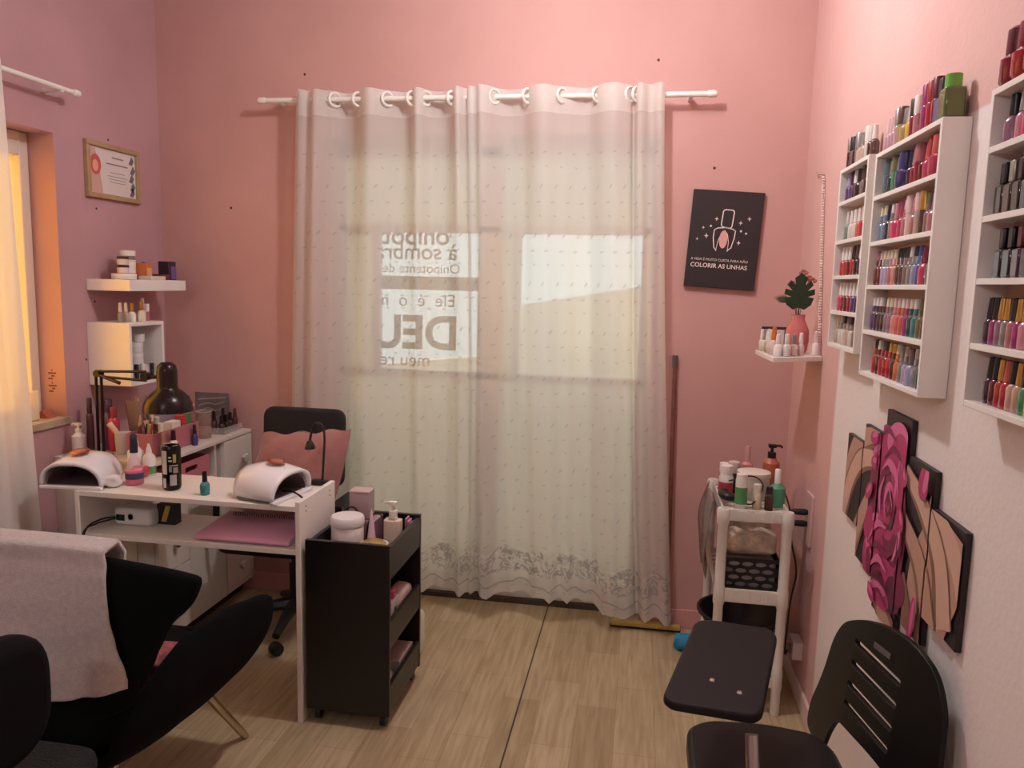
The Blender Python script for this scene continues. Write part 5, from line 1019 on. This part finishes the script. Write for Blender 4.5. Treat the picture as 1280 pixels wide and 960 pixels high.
for k in range(5): MB().tube([(.012*math.cos(k*1.3), .012*math.sin(k*1.3), .01), (.035*math.cos(k*1.3), .035*math.sin(k*1.3), .21)], .0028, 6).build('brush', mat(('#6e4a3a', '#2c2324', '#a8744a', '#7a3a30', '#c9b39c')[k], .4), t)
bottle(-2.055, 3.02, ZC_, .02, .1, '#4c8a5e', '#e0d9d2', 'green bottle with white cap behind the pink tray', .6, .3)
GL = thing('drinking_glass', 'clear drinking glass on the cabinet, before the grey art print', 'glass', (-1.885, 3.105, ZC_)); MB().lathe([(.002, .001), (.03, .001), (.034, .12), (.032, .12), (.028, .007), (.002, .007)], seg=24, cap=False).build('glass_body', clear('#efe4de', .88), GL); MB().torus((0, 0, .12), .033, .0012, 'z', 24, 6).build('rim', mat('#cfc2bb', .1), GL)
ac = thing('acrylic_stand', 'clear acrylic step stand carrying small dark bottles on the cabinet', 'stand', (-1.90, 3.26, ZC_)); MB().box(-.05, .06, -.075, .09, .0005, .006).build('stand_base', CLEAR, ac); m = MB(); m.box(-.05, .06, -.077, -.075, .0005, .03).box(.06, .062, -.077, .09, .0005, .03); m.build('front_lip', CLEAR, ac)
for i, (yy, k, c, p, s, xx) in enumerate(((3.205, 'wide', 'darkbrown', 'black', .95, -1.86), (3.245, 'square', 'darkbrown', 'black', .95, -1.862), (3.285, 'wide', 'black', 'black', 1.0, -1.862), (3.325, 'slim', 'darkred', 'brown', 1.1, -1.86), (3.22, 'slim', 'brown', 'black', 1.1, -1.905), (3.30, 'slim', 'black', 'darkbrown', 1.15, -1.905))):
    polish(xx, yy, ZC_+.0065, k, c, p, f'{nm(c)} bottle, {nm(p)} cap, {ORD[i]} on the cabinet acrylic stand', 'dark bottles on the acrylic stand', s)
AP = thing('art_print', 'grey unframed print with pale swirls leaning in the corner, on the cabinet', 'picture', (-1.985, 3.35, ZC_)); MB().box(-.088, .085, -.006, .0, .001, .165).build('board', mat('#6f6463', .5, var=.25, scale=14), AP, bevel=.001)
for k in range(4): 
    m = MB(); m.tube([(p[0], -.0068+p[1]*0, p[2]) for p in [tuple(q) for q in spl([(-.07, 0, .04+.03*k), (-.02, 0, .07+.022*k), (.02, 0, .05+.03*k), (.07, 0, .085+.02*k)])]], .0012+.0006*k, 5); m.build('swirl_print', mat('#a89b98', .6), AP)
# on the window sill
t = thing('candle_glass', 'pale square candle glass on the window sill', 'candle', (-2.30, 2.585, WZ0+.0045)); MB().box(-.028, .028, -.028, .028, .0, .115).build('glass_body', clear('#fbf5e6', .55), t, bevel=.003); MB().box(-.023, .023, -.023, .023, .003, .06).build('wax', mat('#f2ecd8', .5), t)
t = thing('folded_leaflet', 'small brown folded leaflet lying on the window sill', 'leaflet', (-2.29, 2.66, WZ0+.0045)); m = MB(); m.prism([(-.03, 0), (.03, 0), (.0, .032)], lambda u, v, w: (u, w-.02, v), .045); m.build('leaflet_body', mat('#a35a4a', .7), t)
m = MB()
for r_ in range(2):
    for k in range(4): m.poly([(XL-.075+.014*(k % 2), WY1-.0006, 1.03+.05*r_+.011*k), (XL-.055+.008*(k % 3), WY1-.0006, 1.03+.05*r_+.011*k), (XL-.055+.008*(k % 3), WY1-.0006, 1.036+.05*r_+.011*k), (XL-.075+.014*(k % 2), WY1-.0006, 1.036+.05*r_+.011*k)])
tag(m.build('sticker', mat('#6d3a34', .7)), 'small dark two-line sticker on the window reveal above the sill', 'sticker')

# pouf beside the desk
t = thing('round_pouf', 'round beige pouf beside the desk, under the side-window curtain', 'pouf', (-2.025, 2.385, 0)); MB().lathe([(.08, .0), (.09, .02), (.092, .42), (.08, .43)], seg=26).build('pouf_body', mat('#c9b3a8', .8), t); MB().lathe([(.094, .431), (.1, .445), (.098, .462), (.07, .47), (.002, .471)], seg=26).build('cushion_top', mat('#d4c0b6', .8), t)

# ------------------------------------------------------------------ black lounge chair with towel
SW = thing('lounge_chair', 'black upholstered wing lounge chair draped with a towel, seen from behind', 'chair', (-1.43, 1.8, 0)); sx = -1.43
BF = mat('#09090a', .95, bump=.15, bscale=260, spec=.15)
def crs(tab, t):
    for i in range(len(tab)-1):
        if t <= tab[i+1][0]: f = (t-tab[i][0])/(tab[i+1][0]-tab[i][0]); f = f*f*(3-2*f); return [lerp(a, b, f) for a, b in zip(tab[i][1:], tab[i+1][1:])]
    return tab[-1][1:]
BT = [(.30, 1.66, .20, .02), (.38, 1.545, .235, .06), (.48, 1.50, .262, .10), (.58, 1.50, .298, .13), (.66, 1.515, .335, .12), (.74, 1.54, .395, .08), (.81, 1.565, .452, .03), (.845, 1.58, .468, .01)]
m = MB(SW); rows = []
for i in range(19):
    z = lerp(.30, .845, i/18); y, w, fwd = crs(BT, z); row = []
    for k in range(21):
        u = k/10-1; row.append((sx+w*u, y+fwd*abs(u)**1.7, z-(.03*abs(u)**3 if i > 14 else 0)+(.05*abs(u)**2 if i < 6 else 0)))
    rows.append(row)
m.rows(rows); m.build('backrest', BF, SW, solid=.036, sub=1, off=1, ang=80)
SB = [(1.54, .20, .40, .32), (1.60, .235, .46, .30), (1.66, .265, .53, .29), (1.74, .29, .585, .285), (1.9, .31, .59, .285), (2.04, .325, .57, .305), (2.12, .325, .545, .34), (2.17, .30, .50, .39)]
m = MB(SW); rows = []
for i in range(19):
    y = lerp(1.56, 2.17, i/18); w, ze, zc = crs(SB, y); row = []
    for k in range(33):
        a = (k/16-1)*PI/2; row.append((sx+w*math.copysign(abs(math.sin(a))**.5, a), y, zc+(ze-zc)*(1-abs(math.cos(a))**.6)))
    rows.append(row)
m.rows(rows); m.build('seat', BF, SW, solid=.03, sub=1, off=1, ang=80)
for fx, fy, tx, ty in ((-1.222, 2.207, -1.27, 1.99), (-1.64, 2.207, -1.59, 1.99), (-1.222, 1.50, -1.30, 1.70), (-1.64, 1.50, -1.56, 1.70)): MB(SW).tube([(fx, fy, .003), (tx, ty, .315)], [.0115, .0155], 14).build('leg', mat('#c9b79c', .25, 1), SW)
lump('patterned_cloth', 'crumpled red and white patterned cloth lying in the lounge chair seat', 'cloth', (-1.225, 1.765, .435), .045, .06, .045, mat('#8a4a4a', .8, var=.6, scale=34), 31, .2)
MB(SW).prism([(sx+.25*math.cos(a), 1.88+.22*math.sin(a)) for a in [2*PI*k/28 for k in range(28)]], XY(.34), .085).build('seat_cushion', BF, SW, bevel=.025, bseg=3)
# towel over the back
m = MB((-1.5, 1.55, .7)); rows = []
PZ = [(1, .70), (1, .76), (1, .80), (1, .83), (1, .85), (0, .868), (-1, .872), (-2, .85), (-2, .82), (-2, .76), (-2, .70), (-2, .64), (-2, .60), (-2, .56), (-2, .535)]
for i in range(57):
    f = i/56*(len(PZ)-1); k0 = min(int(f), len(PZ)-2); f -= k0; sd = lerp(PZ[k0][0], PZ[k0+1][0], f); zt = lerp(PZ[k0][1], PZ[k0+1][1], f); g = i/56; row = []
    for k in range(45):
        u = k/44; xr = lerp(-1.185, -1.155, max(0, g-.45)/.55); x = lerp(-1.84, xr, u); zz = min(zt, .845); y, w, fwd = crs(BT, zz)
        n = min(1.15, abs(x-sx)/w); yb = y+fwd*n**1.7; dz = -.03*n**3*(1 if zt > .72 else max(0, (zt-.6)/.12))
        off = .022*min(1, max(sd, 0))-.052*min(1, max(0, -sd))
        hang = max(0, g-.5)*2; wr = hang*(.010*math.sin(x*34+1.5*hang)+.007*math.sin(x*61+2))
        row.append((x, yb+off-.004-abs(wr)*1.2-(.03*max(0, .62-zt)), zt+dz+.016*max(0, 1-abs(sd))+(.006*math.sin(x*11) if g > .95 else 0)))
    rows.append(row)
m.rows(rows); tag(m.build('towel', mat('#cfc3bf', .95, var=.10, scale=90, bump=.7, bscale=420, sheen=.4), solid=.010, off=0, ang=80), 'pale pink terry towel draped over the black lounge chair back', 'towel')

# ------------------------------------------------------------------ mesh chair at the picture edge
MC = thing('mesh_chair', 'black mesh-seat chair beside the lounge chair, only its corner in view', 'chair', (-1.32, 1.15, 0))
mm = mat('#0e0f12', .8, var=.5, scale=160, bump=.8, bscale=160)
MB(MC).prism(rrect(-1.56, -1.085, .90, 1.385, .06), XY(.45), .05).build('seat', mm, MC, bevel=.018, bseg=3)
m = MB(MC); m.prism(rrect(.90, 1.33, .54, .80, .11, 8), YZ(-1.225), .075); m.build('backrest', mat('#070708', .9, spec=.2), MC, bevel=.03, bseg=4)
m = MB(MC); m.tube(spl([(-1.28, 1.15, .505), (-1.30, 1.15, .54), (-1.27, 1.15, .58), (-1.225, 1.15, .62)]), .016, 8); m.build('back_bar', BLACK_PL, MC)
for fx, fy in ((-1.54, .93), (-1.11, .93), (-1.54, 1.355), (-1.11, 1.355)): MB(MC).tube([(fx, fy, .002), (fx*.98-.02, fy*.98+.02, .452)], .013, 10).build('leg', BLACK_PL, MC)

# ------------------------------------------------------------------ camera, light, sky
yaw, pit, rol = 0.16317, 0.12902, 0.023716
fw = Vector((-math.sin(yaw)*math.cos(pit), math.cos(yaw)*math.cos(pit), -math.sin(pit)))
r0 = Vector((math.cos(yaw), math.sin(yaw), 0)); u0 = r0.cross(fw)
rt = math.cos(rol)*r0+math.sin(rol)*u0; up = -math.sin(rol)*r0+math.cos(rol)*u0
cam = bpy.data.cameras.new('camera'); cam.sensor_width = 36; cam.lens = 36*969.666/1280; cam.clip_start = .05
co = bpy.data.objects.new('camera', cam); C.objects.link(co)
co.matrix_world = Matrix(((rt.x, up.x, -fw.x, 0), (rt.y, up.y, -fw.y, 0), (rt.z, up.z, -fw.z, 1.5), (0, 0, 0, 1)))
bpy.context.scene.camera = co
def lamp(name, loc, e, size, col):
    l = bpy.data.lights.new(name, 'POINT'); l.energy = e; l.shadow_soft_size = size; l.color = col
    o = bpy.data.objects.new(name, l); C.objects.link(o); o.location = loc
lamp('ceiling_or_fill_lamp', (-.28, 2.3, 2.70), 42, .05, (1, .985, .985))
lamp('ceiling_or_fill_lamp', (-1.2, -.7, 2.3), 31, .12, (.96, .98, 1))  # added fill light behind the camera, not a ceiling fitting
sl = bpy.data.lights.new('sun', 'SUN'); sl.energy = 34; sl.angle = .01; sl.color = (1, .95, .85); so = bpy.data.objects.new('sun', sl); C.objects.link(so); so.location = (0, 0, 8)
so.rotation_euler = Vector((-.3, .3, -.9)).to_track_quat('-Z', 'Y').to_euler()
w = bpy.data.worlds.new('sky'); bpy.context.scene.world = w; w.use_nodes = True
w.node_tree.nodes['Background'].inputs[0].default_value = (.90, .99, 1, 1); w.node_tree.nodes['Background'].inputs[1].default_value = 1.5
sc = bpy.context.scene
sc.view_settings.view_transform = 'Standard'; sc.view_settings.look = 'None'; sc.view_settings.exposure = 0; sc.view_settings.gamma = 1; sc.view_settings.use_curve_mapping = False
sc.cycles.max_bounces = 10; sc.cycles.diffuse_bounces = 5; sc.cycles.transparent_max_bounces = 16; sc.cycles.sample_clamp_indirect = 6; sc.cycles.caustics_reflective = False; sc.cycles.caustics_refractive = False
sc.cycles.use_denoising = True
bpy.context.view_layer.update()
